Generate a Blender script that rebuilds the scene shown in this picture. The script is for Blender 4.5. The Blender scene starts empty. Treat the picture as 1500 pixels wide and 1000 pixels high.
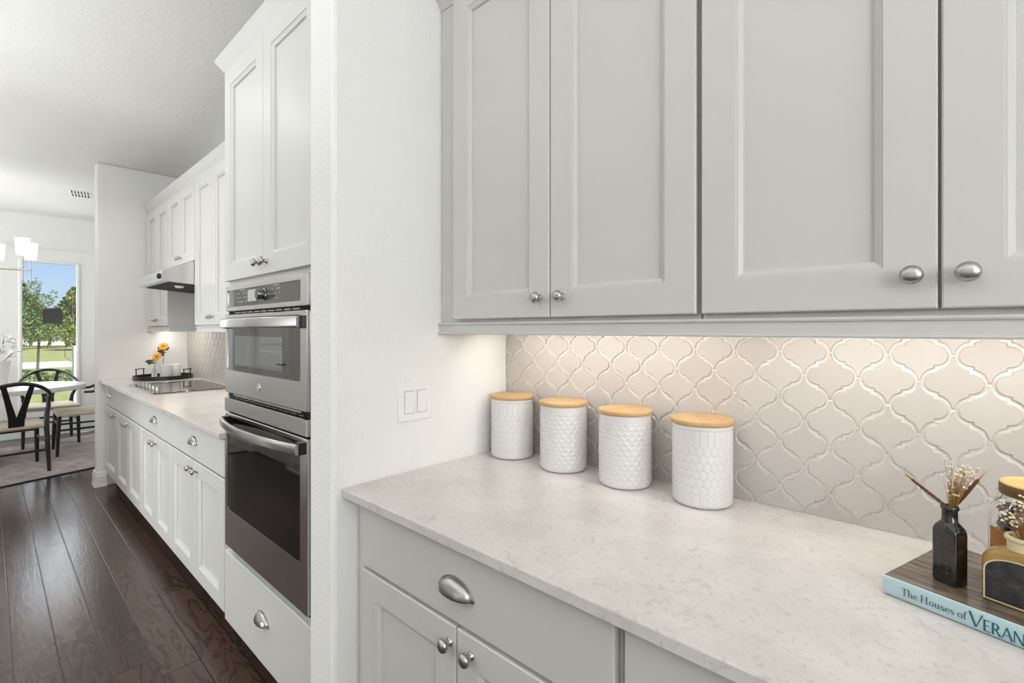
import bpy, bmesh, math, random
from mathutils import Vector, Matrix
random.seed(7)
C = bpy.context.scene.collection
SC = bpy.context.scene
PI = math.pi

# ------------------------------------------------------------------ camera
cam = bpy.data.cameras.new('camera')
cam.sensor_width = 36.0
cam.lens = 713.0 / 1500.0 * 36.0
cam.shift_y = -17.0 / 1500.0
cam.clip_start = 0.02
cam.clip_end = 300
camo = bpy.data.objects.new('camera', cam)
C.objects.link(camo)
camo.location = (0, 0, 1.3417)
camo.rotation_euler = (PI / 2, 0, math.atan2(662, 713))
SC.camera = camo

# ------------------------------------------------------------------ colour management
SC.view_settings.view_transform = 'Standard'
SC.view_settings.look = 'None'
SC.view_settings.gamma = 1.0
SC.view_settings.exposure = 0.0
SC.view_settings.use_curve_mapping = False

# ------------------------------------------------------------------ world / sun / large area lights
w = bpy.data.worlds.new('World')
SC.world = w
w.use_nodes = True
wn = w.node_tree
sky = wn.nodes.new('ShaderNodeTexSky')
sky.sky_type = 'HOSEK_WILKIE'
sky.sun_direction = Vector((0.3, 0.5, 0.75)).normalized()
sky.turbidity = 4.0
bg = wn.nodes['Background']
wn.links.new(sky.outputs['Color'], bg.inputs['Color'])
bg.inputs['Strength'].default_value = 4.0

sun = bpy.data.lights.new('sun', 'SUN')
sun.energy = 9.0
sun.angle = 0.02
sun.color = (1.0, 0.96, 0.88)
suno = bpy.data.objects.new('sun', sun)
C.objects.link(suno)
suno.rotation_euler = (math.radians(38), 0, math.radians(105))


def area(name, loc, direction, sx, sy, power, col=(1, 1, 1), spread=PI):
    l = bpy.data.lights.new(name, 'AREA')
    l.shape = 'RECTANGLE'
    l.size = sx
    l.size_y = sy
    l.energy = power
    l.color = col
    l.spread = spread
    o = bpy.data.objects.new(name, l)
    C.objects.link(o)
    o.location = loc
    o.rotation_euler = Vector(direction).to_track_quat('-Z', 'Y').to_euler()
    return o


DAY = (0.93, 0.97, 1.0)
WARM = (1.0, 0.96, 0.91)
# added fill lamps and uplights out of view; only the last is door daylight
area('added_fill_right', (2.2, -0.6, 1.95), (-1, 0.2, 0.6), 2.2, 1.4, 78, DAY)  # added fill from the right end, the wall there has no window
area('added_fill_kitchen', (0.0, -3.6, 1.8), (-0.1, 1, 0.5), 3.6, 1.6, 10, DAY)  # added fill behind the camera, no window there
area('added_uplight_room', (-1.0, -1.7, 2.05), (0, 0.15, 1), 5.6, 1.6, 70, (0.95, 0.98, 1.0))  # added upward lamp that brightens the ceiling
area('added_uplight_galley', (-4.1, -0.60, 2.0), (0, 0.15, 1), 5.6, 0.9, 27, (0.95, 0.98, 1.0))  # second added upward lamp, lifts the ceiling over the galley
area('added_fill_galley', (-2.4, -3.7, 0.75), (-0.35, 1, -0.02), 1.6, 1.1, 22, DAY, math.radians(75))  # added low fill for the far base cabinets and oven drawer
area('added_fill_dining', (-7.0, -3.7, 1.5), (-0.1, 1, 0.3), 2.6, 2.2, 94, DAY, math.radians(120))  # added fill for the dining room, rear wall is solid
area('window_daylight_door', (-8.3, 0.54, 1.3), (1, 0, -0.05), 0.5, 1.75, 10, DAY)
# added ceiling fill lamps along the galley, without any fittings
for i, x in enumerate((-4.6, -3.2, -1.8, -0.4, 0.9)):
    area('added_ceiling_fill', (x, -0.02, 2.765), (0, 0.0, -1), 0.16, 0.16, (7, 4.5, 0.3, 0.8, 0.8)[i], WARM, math.radians(150))


# ------------------------------------------------------------------ materials
def lin(c):
    c = c / 255.0
    return c / 12.92 if c <= 0.04045 else ((c + 0.055) / 1.055) ** 2.4


def rgb(r, g, b):
    return (lin(r), lin(g), lin(b), 1.0)


class NT:
    def __init__(self, name):
        self.m = bpy.data.materials.new(name)
        self.m.use_nodes = True
        self.t = self.m.node_tree
        self.b = self.t.nodes['Principled BSDF']

    def n(self, typ, **kw):
        nd = self.t.nodes.new(typ)
        for k, v in kw.items():
            if k.startswith('i_'):
                key = k[2:]
                key = int(key) if key.isdigit() else key.replace('_', ' ')
                nd.inputs[key].default_value = v
            else:
                setattr(nd, k, v)
        return nd

    def l(self, a, b):
        self.t.links.new(a, b)

    def math(self, op, a, b=None, c=None):
        nd = self.t.nodes.new('ShaderNodeMath')
        nd.operation = op
        for i, v in enumerate((a, b, c)):
            if v is None:
                continue
            if isinstance(v, (int, float)):
                nd.inputs[i].default_value = v
            else:
                self.l(v, nd.inputs[i])
        return nd.outputs[0]

    def coord(self, scale=(1, 1, 1), loc=(0, 0, 0), kind='Object'):
        tc = self.n('ShaderNodeTexCoord')
        mp = self.n('ShaderNodeMapping')
        mp.inputs['Scale'].default_value = scale
        mp.inputs['Location'].default_value = loc
        self.l(tc.outputs[kind], mp.inputs['Vector'])
        return mp.outputs['Vector']

    def noise(self, vec, scale, detail=4.0, rough=0.55, dist=0.0):
        nd = self.n('ShaderNodeTexNoise')
        nd.inputs['Scale'].default_value = scale
        nd.inputs['Detail'].default_value = detail
        nd.inputs['Roughness'].default_value = rough
        nd.inputs['Distortion'].default_value = dist
        if vec is not None:
            self.l(vec, nd.inputs['Vector'])
        return nd.outputs['Fac']

    def ramp(self, fac, stops, interp='LINEAR'):
        nd = self.n('ShaderNodeValToRGB')
        cr = nd.color_ramp
        cr.interpolation = interp
        while len(cr.elements) < len(stops):
            cr.elements.new(0.5)
        for e, (p, c) in zip(cr.elements, stops):
            e.position = p
            e.color = c
        self.l(fac, nd.inputs['Fac'])
        return nd.outputs['Color']

    def mix(self, fac, a, b):
        nd = self.n('ShaderNodeMix', data_type='RGBA')
        if isinstance(fac, (int, float)):
            nd.inputs[0].default_value = fac
        else:
            self.l(fac, nd.inputs[0])
        for i, v in ((6, a), (7, b)):
            if isinstance(v, tuple):
                nd.inputs[i].default_value = v
            else:
                self.l(v, nd.inputs[i])
        return nd.outputs[2]

    def bump(self, height, strength=0.2, dist=0.01):
        nd = self.n('ShaderNodeBump')
        nd.inputs['Strength'].default_value = strength
        nd.inputs['Distance'].default_value = dist
        self.l(height, nd.inputs['Height'])
        self.l(nd.outputs['Normal'], self.b.inputs['Normal'])

    def set(self, **kw):
        for k, v in kw.items():
            key = {'color': 'Base Color', 'rough': 'Roughness', 'metal': 'Metallic', 'ior': 'IOR', 'trans': 'Transmission Weight',
                   'coat': 'Coat Weight', 'coatr': 'Coat Roughness', 'spec': 'Specular IOR Level', 'alpha': 'Alpha',
                   'ecol': 'Emission Color', 'estr': 'Emission Strength', 'sheen': 'Sheen Weight', 'sss': 'Subsurface Weight'}[k]
            if isinstance(v, (int, float, tuple)):
                self.b.inputs[key].default_value = v
            else:
                self.l(v, self.b.inputs[key])
        return self


M = {}


def simple(name, col, rough=0.5, metal=0.0, bump=None, var=0.03, **kw):
    """plain procedural material with a faint tonal mottle (and optional fine bump: scale, strength, distance)"""
    t = NT(name)
    v = t.coord()
    f = t.noise(v, 3.0, 3)
    d = tuple(max(0.0, c * (1 - var)) for c in col[:3]) + (1,)
    u = tuple(min(1.0, c * (1 + var)) for c in col[:3]) + (1,)
    t.set(color=t.ramp(f, [(0.3, d), (0.7, u)]), rough=rough, metal=metal, **kw)
    if bump:
        t.bump(t.noise(v, bump[0], 3), bump[1], bump[2])
    M[name] = t.m
    return t.m


simple('wall_paint', rgb(236, 235, 232), 0.75, bump=(95, 0.55, 0.004), var=0.01)
simple('ceiling_paint', rgb(234, 233, 230), 0.85, bump=(55, 0.45, 0.005), var=0.015)
simple('trim_paint', rgb(238, 237, 233), 0.4, var=0.01)
simple('cabinet_paint', rgb(209, 208, 204), 0.38, bump=(400, 0.03, 0.001), var=0.008)
simple('grey_cabinet_paint', rgb(199, 197, 192), 0.38, bump=(400, 0.03, 0.001), var=0.008)
simple('cabinet_inside', rgb(120, 118, 112), 0.7)
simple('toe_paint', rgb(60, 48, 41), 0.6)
simple('nickel', rgb(180, 177, 172), 0.32, 1.0, var=0.05)
simple('black_plastic', rgb(18, 18, 19), 0.35)
simple('dark_gap', rgb(14, 14, 14), 0.8)
simple('white_plastic', rgb(240, 239, 237), 0.3, var=0.005)
simple('ceramic', rgb(214, 212, 211), 0.12, var=0.01)
simple('ceramic_dull', rgb(236, 234, 229), 0.45, var=0.01)
simple('grout', rgb(212, 206, 199), 0.7, bump=(300, 0.2, 0.002))
simple('black_metal', rgb(22, 21, 20), 0.4, 0.6)
simple('black_wood', rgb(20, 19, 19), 0.35)
simple('leaf', rgb(58, 72, 40), 0.5, var=0.25)
simple('stem', rgb(110, 120, 60), 0.5, var=0.1)
simple('petal', rgb(240, 178, 60), 0.6, var=0.1)
simple('petal_core', rgb(120, 70, 20), 0.8)
simple('white_petal', rgb(244, 242, 240), 0.6, var=0.02)
simple('dry_stem', rgb(150, 112, 58), 0.7, var=0.2)
simple('wheat', rgb(104, 60, 36), 0.75, var=0.3, bump=(500, 0.5, 0.002))
simple('dry_white', rgb(238, 226, 196), 0.7, var=0.06)
simple('potpourri_purple', rgb(122, 96, 104), 0.85, var=0.35)
simple('potpourri_brown', rgb(140, 98, 66), 0.85, var=0.35)
simple('paper_tag', rgb(160, 104, 50), 0.6, var=0.1)
simple('book_spine', rgb(176, 198, 203), 0.35, var=0.02)
simple('book_ink', rgb(28, 96, 98), 0.5, var=0.02)
simple('book_ink_grey', rgb(70, 92, 92), 0.5, var=0.02)
simple('paper', rgb(232, 226, 212), 0.8, var=0.04)
simple('vent_dark', rgb(60, 60, 60), 0.8)
simple('badge_silver', rgb(205, 205, 205), 0.3, 1.0)
simple('chrome_dark', rgb(120, 120, 120), 0.12, 1.0)
simple('panel_mark', rgb(176, 176, 172), 0.5)
simple('road', rgb(196, 196, 200), 0.9, var=0.05)
simple('bark', rgb(104, 92, 80), 0.9, var=0.2, bump=(40, 0.5, 0.02))
simple('placard', rgb(86, 86, 86), 0.5, var=0.03)
simple('column_paint', rgb(205, 214, 232), 0.5, var=0.02)
simple('house_white', rgb(240, 240, 240), 0.7, var=0.02)
simple('pot_rim', rgb(120, 118, 124), 0.4)
simple('dark_leaf', rgb(52, 44, 48), 0.5, var=0.2)
simple('table_paint', rgb(232, 229, 226), 0.35, var=0.03)
simple('rush', rgb(214, 203, 178), 0.8, var=0.1, bump=(220, 0.5, 0.004))


def m_steel(name, col, rough, axis):
    t = NT(name)
    sc = {'x': (1.2, 240, 240), 'z': (240, 240, 1.2)}[axis]
    f = t.noise(t.coord(sc), 1.0, 4, 0.6)
    t.set(color=t.ramp(f, [(0.25, tuple(c * 0.965 for c in col[:3]) + (1,)), (0.75, col)]), metal=1.0,
          rough=t.math('MULTIPLY_ADD', f, 0.06, rough - 0.03))
    t.bump(f, 0.012, 0.0005)
    M[name] = t.m


m_steel('steel', rgb(210, 208, 205), 0.2, 'x')
m_steel('steel_handle', rgb(198, 197, 194), 0.2, 'x')
m_steel('steel_dark', rgb(172, 170, 166), 0.3, 'x')


def m_glass(name, col, rough=0.0, ior=1.45):
    t = NT(name)
    f = t.noise(t.coord(), 6, 2)
    t.set(color=col, rough=rough, ior=ior, trans=1.0)
    t.bump(f, 0.03, 0.002)
    M[name] = t.m


m_glass('clear_glass', (0.95, 0.97, 0.96, 1))
t = NT('window_glass')
gl = t.n('ShaderNodeBsdfGlossy')
gl.inputs['Roughness'].default_value = 0.02
tr = t.n('ShaderNodeBsdfTransparent')
fr = t.n('ShaderNodeFresnel')
fr.inputs['IOR'].default_value = 1.3
wv = t.noise(t.coord(), 2, 1)
bn = t.n('ShaderNodeBump')
bn.inputs['Strength'].default_value = 0.02
t.l(wv, bn.inputs['Height'])
t.l(bn.outputs['Normal'], gl.inputs['Normal'])
mx = t.n('ShaderNodeMixShader')
t.l(fr.outputs[0], mx.inputs[0])
t.l(tr.outputs[0], mx.inputs[1])
t.l(gl.outputs[0], mx.inputs[2])
t.l(mx.outputs[0], t.t.nodes['Material Output'].inputs['Surface'])
M['window_glass'] = t.m


def m_ovenglass(name, col, ior):
    t = NT(name)
    f = t.noise(t.coord(), 1.5, 1)
    t.set(color=t.ramp(f, [(0.3, col), (0.7, tuple(c * 1.1 for c in col[:3]) + (1,))]), rough=0.03, ior=ior)
    M[name] = t.m


m_ovenglass('oven_glass', rgb(34, 34, 34), 2.3)
m_ovenglass('oven_window', rgb(150, 152, 154), 1.8)
M['oven_window'].node_tree.nodes['Principled BSDF'].inputs['Metallic'].default_value = 0.8
m_ovenglass('oven_glass_low', rgb(12, 12, 12), 1.55)
m_ovenglass('panel_glass', rgb(84, 84, 80), 1.5)
m_ovenglass('display', rgb(196, 196, 190), 1.5)
m_ovenglass('cooktop_glass', rgb(40, 36, 32), 2.1)

# quartz worktop
t = NT('quartz')
v = t.coord()
big = t.noise(v, 5, 6, 0.6, 0.6)
fine = t.noise(v, 90, 4, 0.7)
vein = t.noise(v, 20, 8, 0.74, 1.0)
c1 = t.ramp(big, [(0.35, rgb(200, 196, 191)), (0.65, rgb(213, 209, 205))])
c2 = t.mix(t.ramp(vein, [(0.31, (0.6, 0.6, 0.6, 1)), (0.43, (0, 0, 0, 1))]), c1, rgb(172, 165, 158))
c3 = t.mix(t.ramp(fine, [(0.34, (0.45, 0.45, 0.45, 1)), (0.45, (0, 0, 0, 1))]), c2, rgb(172, 166, 159))
t.set(color=c3, rough=t.math('MULTIPLY_ADD', fine, 0.1, 0.14))
M['quartz'] = t.m

# wooden floor: planks along X
t = NT('floor_planks')
tc = t.n('ShaderNodeTexCoord')
sp = t.n('ShaderNodeSeparateXYZ')
t.l(tc.outputs['Object'], sp.inputs[0])
PW = 0.1305
yy = t.math('DIVIDE', t.math('SUBTRACT', sp.outputs['Y'], 0.199), PW)
row = t.math('FLOOR', yy)
fy = t.math('FRACT', yy)
wn1 = t.n('ShaderNodeTexWhiteNoise', noise_dimensions='1D')
t.l(row, wn1.inputs['W'])
xx = t.math('ADD', t.math('DIVIDE', sp.outputs['X'], 1.35), t.math('MULTIPLY', wn1.outputs['Value'], 5.3))
plk = t.math('FLOOR', xx)
fx = t.math('FRACT', xx)
wn2 = t.n('ShaderNodeTexWhiteNoise', noise_dimensions='2D')
cmb = t.n('ShaderNodeCombineXYZ')
t.l(row, cmb.inputs[0])
t.l(plk, cmb.inputs[1])
t.l(cmb.outputs[0], wn2.inputs['Vector'])
rnd = wn2.outputs['Value']
gv = t.n('ShaderNodeCombineXYZ')
t.l(t.math('MULTIPLY', sp.outputs['X'], 1.6), gv.inputs[0])
t.l(t.math('MULTIPLY', sp.outputs['Y'], 7.0), gv.inputs[1])
t.l(t.math('MULTIPLY', rnd, 40.0), gv.inputs[2])
low = t.noise(gv.outputs[0], 1.0, 3, 0.5, 0.5)
rings = t.math('SINE', t.math('MULTIPLY', low, 62.0))
gv2 = t.n('ShaderNodeCombineXYZ')
t.l(t.math('MULTIPLY', sp.outputs['X'], 6.0), gv2.inputs[0])
t.l(t.math('MULTIPLY', sp.outputs['Y'], 150.0), gv2.inputs[1])
t.l(t.math('MULTIPLY', rnd, 40.0), gv2.inputs[2])
pores = t.noise(gv2.outputs[0], 1.0, 3, 0.6)
base = t.ramp(rnd, [(0.0, rgb(64, 49, 41)), (0.5, rgb(75, 58, 49)), (1.0, rgb(86, 67, 57))])
g1 = t.mix(t.ramp(rings, [(0.45, (0, 0, 0, 1)), (0.95, (0.6, 0.6, 0.6, 1))]), base, rgb(40, 29, 25))
g2 = t.mix(t.ramp(pores, [(0.28, (0.5, 0.5, 0.5, 1)), (0.5, (0, 0, 0, 1))]), g1, rgb(40, 30, 26))
edge_y = t.math('MINIMUM', fy, t.math('SUBTRACT', 1.0, fy))
edge_x = t.math('MULTIPLY', t.math('MINIMUM', fx, t.math('SUBTRACT', 1.0, fx)), 1.35 / PW)
edge = t.math('MINIMUM', edge_y, edge_x)
em = t.ramp(edge, [(0.008, (1, 1, 1, 1)), (0.022, (0, 0, 0, 1))])
g3 = t.mix(em, g2, rgb(22, 16, 13))
t.set(color=g3, rough=t.math('MULTIPLY_ADD', pores, 0.14, 0.13), spec=0.4)
hb = t.math('SUBTRACT', t.math('MULTIPLY_ADD', rings, -0.06, t.math('MULTIPLY', pores, 0.25)), t.math('MULTIPLY', em, 1.0))
t.bump(hb, 0.22, 0.003)
M['floor_planks'] = t.m

# arabesque tile glaze, slightly different tone from tile to tile (per mesh island)
t = NT('tile_glaze')
geo = t.n('ShaderNodeNewGeometry')
v = t.coord()
f = t.noise(v, 14, 3)
t.set(color=t.ramp(geo.outputs['Random Per Island'], [(0.0, rgb(182, 176, 170)), (0.5, rgb(185, 180, 174)), (1.0, rgb(188, 183, 177))]),
      rough=0.28)
t.bump(f, 0.02, 0.002)
M['tile_glaze'] = t.m

simple('tile_edge', rgb(203, 197, 192), 0.1, bump=(60, 0.1, 0.003), var=0.01)
# bamboo lid
t = NT('bamboo')
f = t.noise(t.coord((6, 90, 6)), 1.0, 4, 0.6)
f2 = t.noise(t.coord((1, 14, 1)), 2.0, 1, 0.5)
a = t.ramp(f2, [(0.3, rgb(190, 155, 106)), (0.7, rgb(200, 168, 120))])
t.set(color=t.mix(t.ramp(f, [(0.3, (0.5, 0.5, 0.5, 1)), (0.6, (0, 0, 0, 1))]), a, rgb(182, 138, 82)), rough=0.45)
M['bamboo'] = t.m

simple('bottle_wear', rgb(88, 84, 78), 0.5, var=0.2)
# weathered black bottle glass
t = NT('black_bottle')
v = t.coord()
f = t.noise(v, 70, 6, 0.7)
f2 = t.noise(v, 25, 5, 0.6, 0.5)
t.set(color=t.mix(t.ramp(f2, [(0.5, (0, 0, 0, 1)), (0.72, (0.6, 0.6, 0.6, 1))]), rgb(17, 14, 11), rgb(84, 78, 72)),
      rough=t.math('MULTIPLY_ADD', f, 0.25, 0.02), coat=0.5)
t.bump(f2, 0.25, 0.003)
M['black_bottle'] = t.m
t = NT('tan_stoneware')
v = t.coord()
f = t.noise(v, 30, 4)
t.set(color=t.ramp(f, [(0.3, rgb(146, 110, 54)), (0.7, rgb(172, 138, 78))]), rough=0.2)
M['tan_stoneware'] = t.m
simple('cream_stoneware', rgb(206, 194, 156), 0.3, var=0.05)
t = NT('chalk_label')
v = t.coord()
f = t.noise(v, 60, 6, 0.75)
t.set(color=t.ramp(f, [(0.4, rgb(30, 29, 30)), (0.62, rgb(58, 56, 57)), (0.75, rgb(104, 100, 98))]), rough=0.5)
t.bump(f, 0.3, 0.002)
M['chalk_label'] = t.m
# brass / raw wood jar lid
t = NT('raw_wood')
f = t.noise(t.coord((10, 60, 10)), 1.0, 4)
t.set(color=t.ramp(f, [(0.3, rgb(196, 160, 96)), (0.7, rgb(226, 196, 136))]), rough=0.6)
M['raw_wood'] = t.m
simple('lid_side', rgb(104, 78, 40), 0.5, 0.2, var=0.3)
# book cover: photograph of a dark wooden interior
t = NT('book_cover')
v = t.coord((1, 1, 1))
st = t.noise(t.coord((8, 80, 8)), 1.0, 4, 0.6)
bl = t.noise(v, 22, 5, 0.65, 1.0)
a = t.ramp(st, [(0.3, rgb(62, 52, 45)), (0.5, rgb(96, 86, 76)), (0.7, rgb(140, 132, 120))])
t.set(color=t.mix(t.ramp(bl, [(0.5, (0, 0, 0, 1)), (0.7, (0.5, 0.5, 0.5, 1))]), a, rgb(132, 104, 76)), rough=0.18)
M['book_cover'] = t.m
# rug
t = NT('rug_weave')
v = t.coord()
f = t.noise(t.coord((3, 14, 3)), 1.0, 6, 0.7)
g = t.noise(v, 6, 5, 0.6)
t.set(color=t.mix(t.ramp(g, [(0.4, (0, 0, 0, 1)), (0.65, (0.7, 0.7, 0.7, 1))]),
                  t.ramp(f, [(0.35, rgb(136, 126, 126)), (0.6, rgb(178, 168, 166))]), rgb(196, 186, 182)), rough=0.95)
t.bump(t.noise(v, 300, 2), 0.5, 0.004)
M['rug_weave'] = t.m
simple('rug_edge', rgb(50, 42, 40), 0.9)
# weathered timber of the table base
t = NT('table_wood')
f = t.noise(t.coord((4, 4, 40)), 1.0, 5, 0.6)
t.set(color=t.ramp(f, [(0.3, rgb(104, 78, 54)), (0.7, rgb(150, 122, 92))]), rough=0.6)
M['table_wood'] = t.m
# lawn, foliage
t = NT('grass')
v = t.coord()
f = t.noise(v, 3, 8, 0.7)
t.set(color=t.ramp(f, [(0.3, rgb(112, 122, 72)), (0.7, rgb(150, 154, 104))]), rough=0.9)
t.bump(t.noise(v, 40, 3), 0.5, 0.05)
M['grass'] = t.m
for nm, a, b in (('foliage', (84, 106, 68), (178, 192, 140)), ('foliage_dark', (66, 86, 62), (124, 142, 108)), ('foliage_yellow', (104, 122, 72), (190, 192, 124))):
    t = NT(nm)
    geo = t.n('ShaderNodeNewGeometry')
    f = t.noise(t.coord(), 3, 3)
    t.set(color=t.ramp(geo.outputs['Random Per Island'], [(0.0, rgb(*a)), (1.0, rgb(*b))]), rough=0.6)
    M[nm] = t.m
# lamp shades and led diffuser (these give off light)
t = NT('lamp_shade')
f = t.noise(t.coord(), 40, 2)
t.set(color=rgb(250, 246, 236), rough=0.8, ecol=(1.0, 0.93, 0.82, 1), estr=t.math('MULTIPLY_ADD', f, 0.1, 1.1))
M['lamp_shade'] = t.m
t = NT('led_diffuser')
f = t.noise(t.coord(), 40, 2)
t.set(color=rgb(250, 246, 236), rough=0.6, ecol=(1.0, 0.92, 0.82, 1), estr=t.math('MULTIPLY_ADD', f, 0.2, 9.0))
M['led_diffuser'] = t.m


# ------------------------------------------------------------------ mesh builder
class MB:
    def __init__(self):
        self.v = []
        self.f = []
        self.mi = []

    def add(self, vs, fs, mi=0):
        o = len(self.v)
        self.v += [tuple(p) for p in vs]
        for f in fs:
            self.f.append(tuple(i + o for i in f))
            self.mi.append(mi)
        return self

    def box(self, x0, x1, y0, y1, z0, z1, mi=0):
        vs = [(x, y, z) for z in (z0, z1) for y in (y0, y1) for x in (x0, x1)]
        return self.add(vs, [(0, 2, 3, 1), (4, 5, 7, 6), (0, 1, 5, 4), (2, 6, 7, 3), (0, 4, 6, 2), (1, 3, 7, 5)], mi)

    def loft(self, loops, cap0=True, cap1=True, closed=True, mi=0):
        n = len(loops[0])
        vs = [p for L in loops for p in L]
        fs = []
        for i in range(len(loops) - 1):
            for j in range(n if closed else n - 1):
                k = (j + 1) % n
                fs.append((i * n + j, i * n + k, (i + 1) * n + k, (i + 1) * n + j))
        if cap0:
            fs.append(tuple(range(n - 1, -1, -1)))
        if cap1:
            fs.append(tuple((len(loops) - 1) * n + j for j in range(n)))
        return self.add(vs, fs, mi)

    def lathe(self, prof, c=(0, 0, 0), axis='z', seg=32, mi=0):
        """prof: (radius, distance along axis); axis may be 'z', '-y', 'x', or any vector"""
        d = {'z': Vector((0, 0, 1)), '-y': Vector((0, -1, 0)), 'x': Vector((1, 0, 0))}.get(axis, None) if isinstance(axis, str) else Vector(axis).normalized()
        a = d.orthogonal().normalized()
        if isinstance(axis, str) and axis == 'z':
            a = Vector((1, 0, 0))
        b = d.cross(a)
        c = Vector(c)
        loops = []
        for r, h in prof:
            r = max(r, 1e-5)
            loops.append([c + d * h + a * (r * math.cos(2 * PI * k / seg)) + b * (r * math.sin(2 * PI * k / seg)) for k in range(seg)])
        return self.loft(loops, prof[0][0] > 1e-4, prof[-1][0] > 1e-4, True, mi)

    def tube(self, pts, rad, seg=12, mi=0, flat=1.0):
        pts = [Vector(p) for p in pts]
        n = len(pts)
        rs = rad if isinstance(rad, (list, tuple)) else [rad] * n
        loops = []
        up = None
        for i, p in enumerate(pts):
            t = (pts[min(i + 1, n - 1)] - pts[max(i - 1, 0)]).normalized()
            if up is None:
                up = t.orthogonal().normalized() if abs(t.z) > 0.95 else Vector((0, 0, 1))
            a = (up - t * up.dot(t)).normalized()
            up = a
            b = t.cross(a)
            loops.append([p + a * (rs[i] * math.cos(2 * PI * k / seg)) + b * (rs[i] * flat * math.sin(2 * PI * k / seg)) for k in range(seg)])
        return self.loft(loops, True, True, True, mi)

    def ball(self, c, r, seg=10, rings=6, mi=0, sz=1.0):
        prof = [(r * math.sin(PI * i / rings), -r * sz * math.cos(PI * i / rings)) for i in range(rings + 1)]
        return self.lathe(prof, c, 'z', seg, mi)


OFF = {}


def thing(name, label, cat, loc=(0, 0, 0), rz=0.0, group=None):
    o = bpy.data.objects.new(name, None)
    C.objects.link(o)
    o.empty_display_size = 0.05
    o.location = loc
    o.rotation_euler = (0, 0, rz)
    o['label'] = label
    o['category'] = cat
    if group:
        o['group'] = group
    OFF[o.name] = Vector(loc)
    return o


def finish(o, smooth=None, bevel=None, solid=None, seg=2):
    me = o.data
    if smooth is not None:
        me.polygons.foreach_set('use_smooth', [True] * len(me.polygons))
        if smooth < 179:
            me.set_sharp_from_angle(angle=math.radians(smooth))
    if solid:
        md = o.modifiers.new('solid', 'SOLIDIFY')
        md.thickness = solid
        md.offset = 0
    if bevel:
        md = o.modifiers.new('bevel', 'BEVEL')
        md.width = bevel
        md.segments = seg
        md.limit_method = 'ANGLE'
        md.angle_limit = math.radians(40)
        md.harden_normals = False


def part(name, mb, mats, parent=None, world=True, smooth=None, bevel=None, solid=None, label=None, normals=True):
    """one mesh object; world=True: coordinates given in world space and shifted to the parent's base"""
    me = bpy.data.meshes.new(name)
    off = Vector((0, 0, 0))
    if parent is not None and world:
        off = OFF.get(parent.name, Vector((0, 0, 0)))
    me.from_pydata([(p[0] - off.x, p[1] - off.y, p[2] - off.z) for p in mb.v], [], mb.f)
    if not isinstance(mats, (list, tuple)):
        mats = [mats]
    for m in mats:
        me.materials.append(M[m])
    me.polygons.foreach_set('material_index', mb.mi)
    if normals:
        bm = bmesh.new()
        bm.from_mesh(me)
        bmesh.ops.recalc_face_normals(bm, faces=bm.faces)
        bm.to_mesh(me)
        bm.free()
    me.update()
    o = bpy.data.objects.new(name, me)
    C.objects.link(o)
    if parent is not None:
        o.parent = parent
        OFF[o.name] = off
    finish(o, smooth, bevel, solid)
    if label:
        o['label'] = label
    return o


def tag(o, label, cat, group=None):
    o['label'] = label
    o['category'] = cat
    if group:
        o['group'] = group
    return o


def struct(name, mb, mat, **kw):
    o = part(name, mb, mat, **kw)
    o['kind'] = 'structure'
    return o


def copy_tree(o, parent=None):
    c = o.copy()
    C.objects.link(c)
    if parent is not None:
        c.parent = parent
    OFF[c.name] = OFF.get(o.name, Vector((0, 0, 0)))
    for ch in list(o.children):
        if ch is not c:
            copy_tree(ch, c)
    return c


def circ(cx, cy, z, r, n=32, ph=0.0):
    return [(cx + r * math.cos(2 * PI * k / n + ph), cy + r * math.sin(2 * PI * k / n + ph), z) for k in range(n)]


# ------------------------------------------------------------------ the setting
XS = -1.232      # face of the short side wall with the light switch
YB = 1.297       # tile face of the back wall
YW = 1.305       # plaster face of the back wall
ZC = 2.775
XF = -5.42       # face of the far stub wall
XD = -8.47       # dining wall with the glass door
YL = -0.66       # galley wall opposite the cabinets

struct('floor', MB().box(XD - 0.2, 2.5, -4.1, 2.6, -0.08, 0.0), 'floor_planks')
struct('ceiling', MB().box(XD - 0.2, 2.5, -4.1, 2.6, ZC, ZC + 0.1), 'ceiling_paint')
struct('wall_back', MB().box(XF - 0.1, 2.5, YW, YW + 0.12, 0, ZC), 'wall_paint')
struct('wall_stub_near', MB().box(-1.372, XS, 0.625, YW, 0, ZC), 'wall_paint', bevel=0.012)
struct('wall_stub_far', MB().box(XF - 0.125, XF, 0.632, YW, 0, ZC), 'wall_paint', bevel=0.012)
struct('wall_right', MB().box(2.3, 2.42, -4.0, YW, 0, ZC), 'wall_paint')
struct('wall_rear', MB().box(XD, 2.4, -4.05, -3.95, 0, ZC), 'wall_paint')
struct('wall_dining_side', MB().box(XD, XF - 0.1, 2.4, 2.5, 0, ZC), 'wall_paint')
struct('wall_pantry', MB().box(XF - 0.1, XF, YW + 0.12, 2.4, 0, ZC), 'wall_paint')
# dining wall with an opening for the glazed double door
DY0, DY1, DZ1 = -0.86, 1.0, 2.36
mb = MB()
mb.box(XD - 0.15, XD, -4.0, DY0, 0, ZC)
mb.box(XD - 0.15, XD, DY1, 2.4, 0, ZC)
mb.box(XD - 0.15, XD, DY0, DY1, DZ1, ZC)
struct('wall_dining', mb, 'wall_paint')
# galley wall opposite, with a white panelled pantry door
PX0, PX1, PZ = -5.75, -4.80, 2.05
mb = MB()
mb.box(-6.35, PX0, YL - 0.12, YL, 0, ZC)
mb.box(PX1, -3.7, YL - 0.12, YL, 0, ZC)
mb.box(PX0, PX1, YL - 0.12, YL, PZ, ZC)
struct('wall_left', mb, 'wall_paint')


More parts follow.
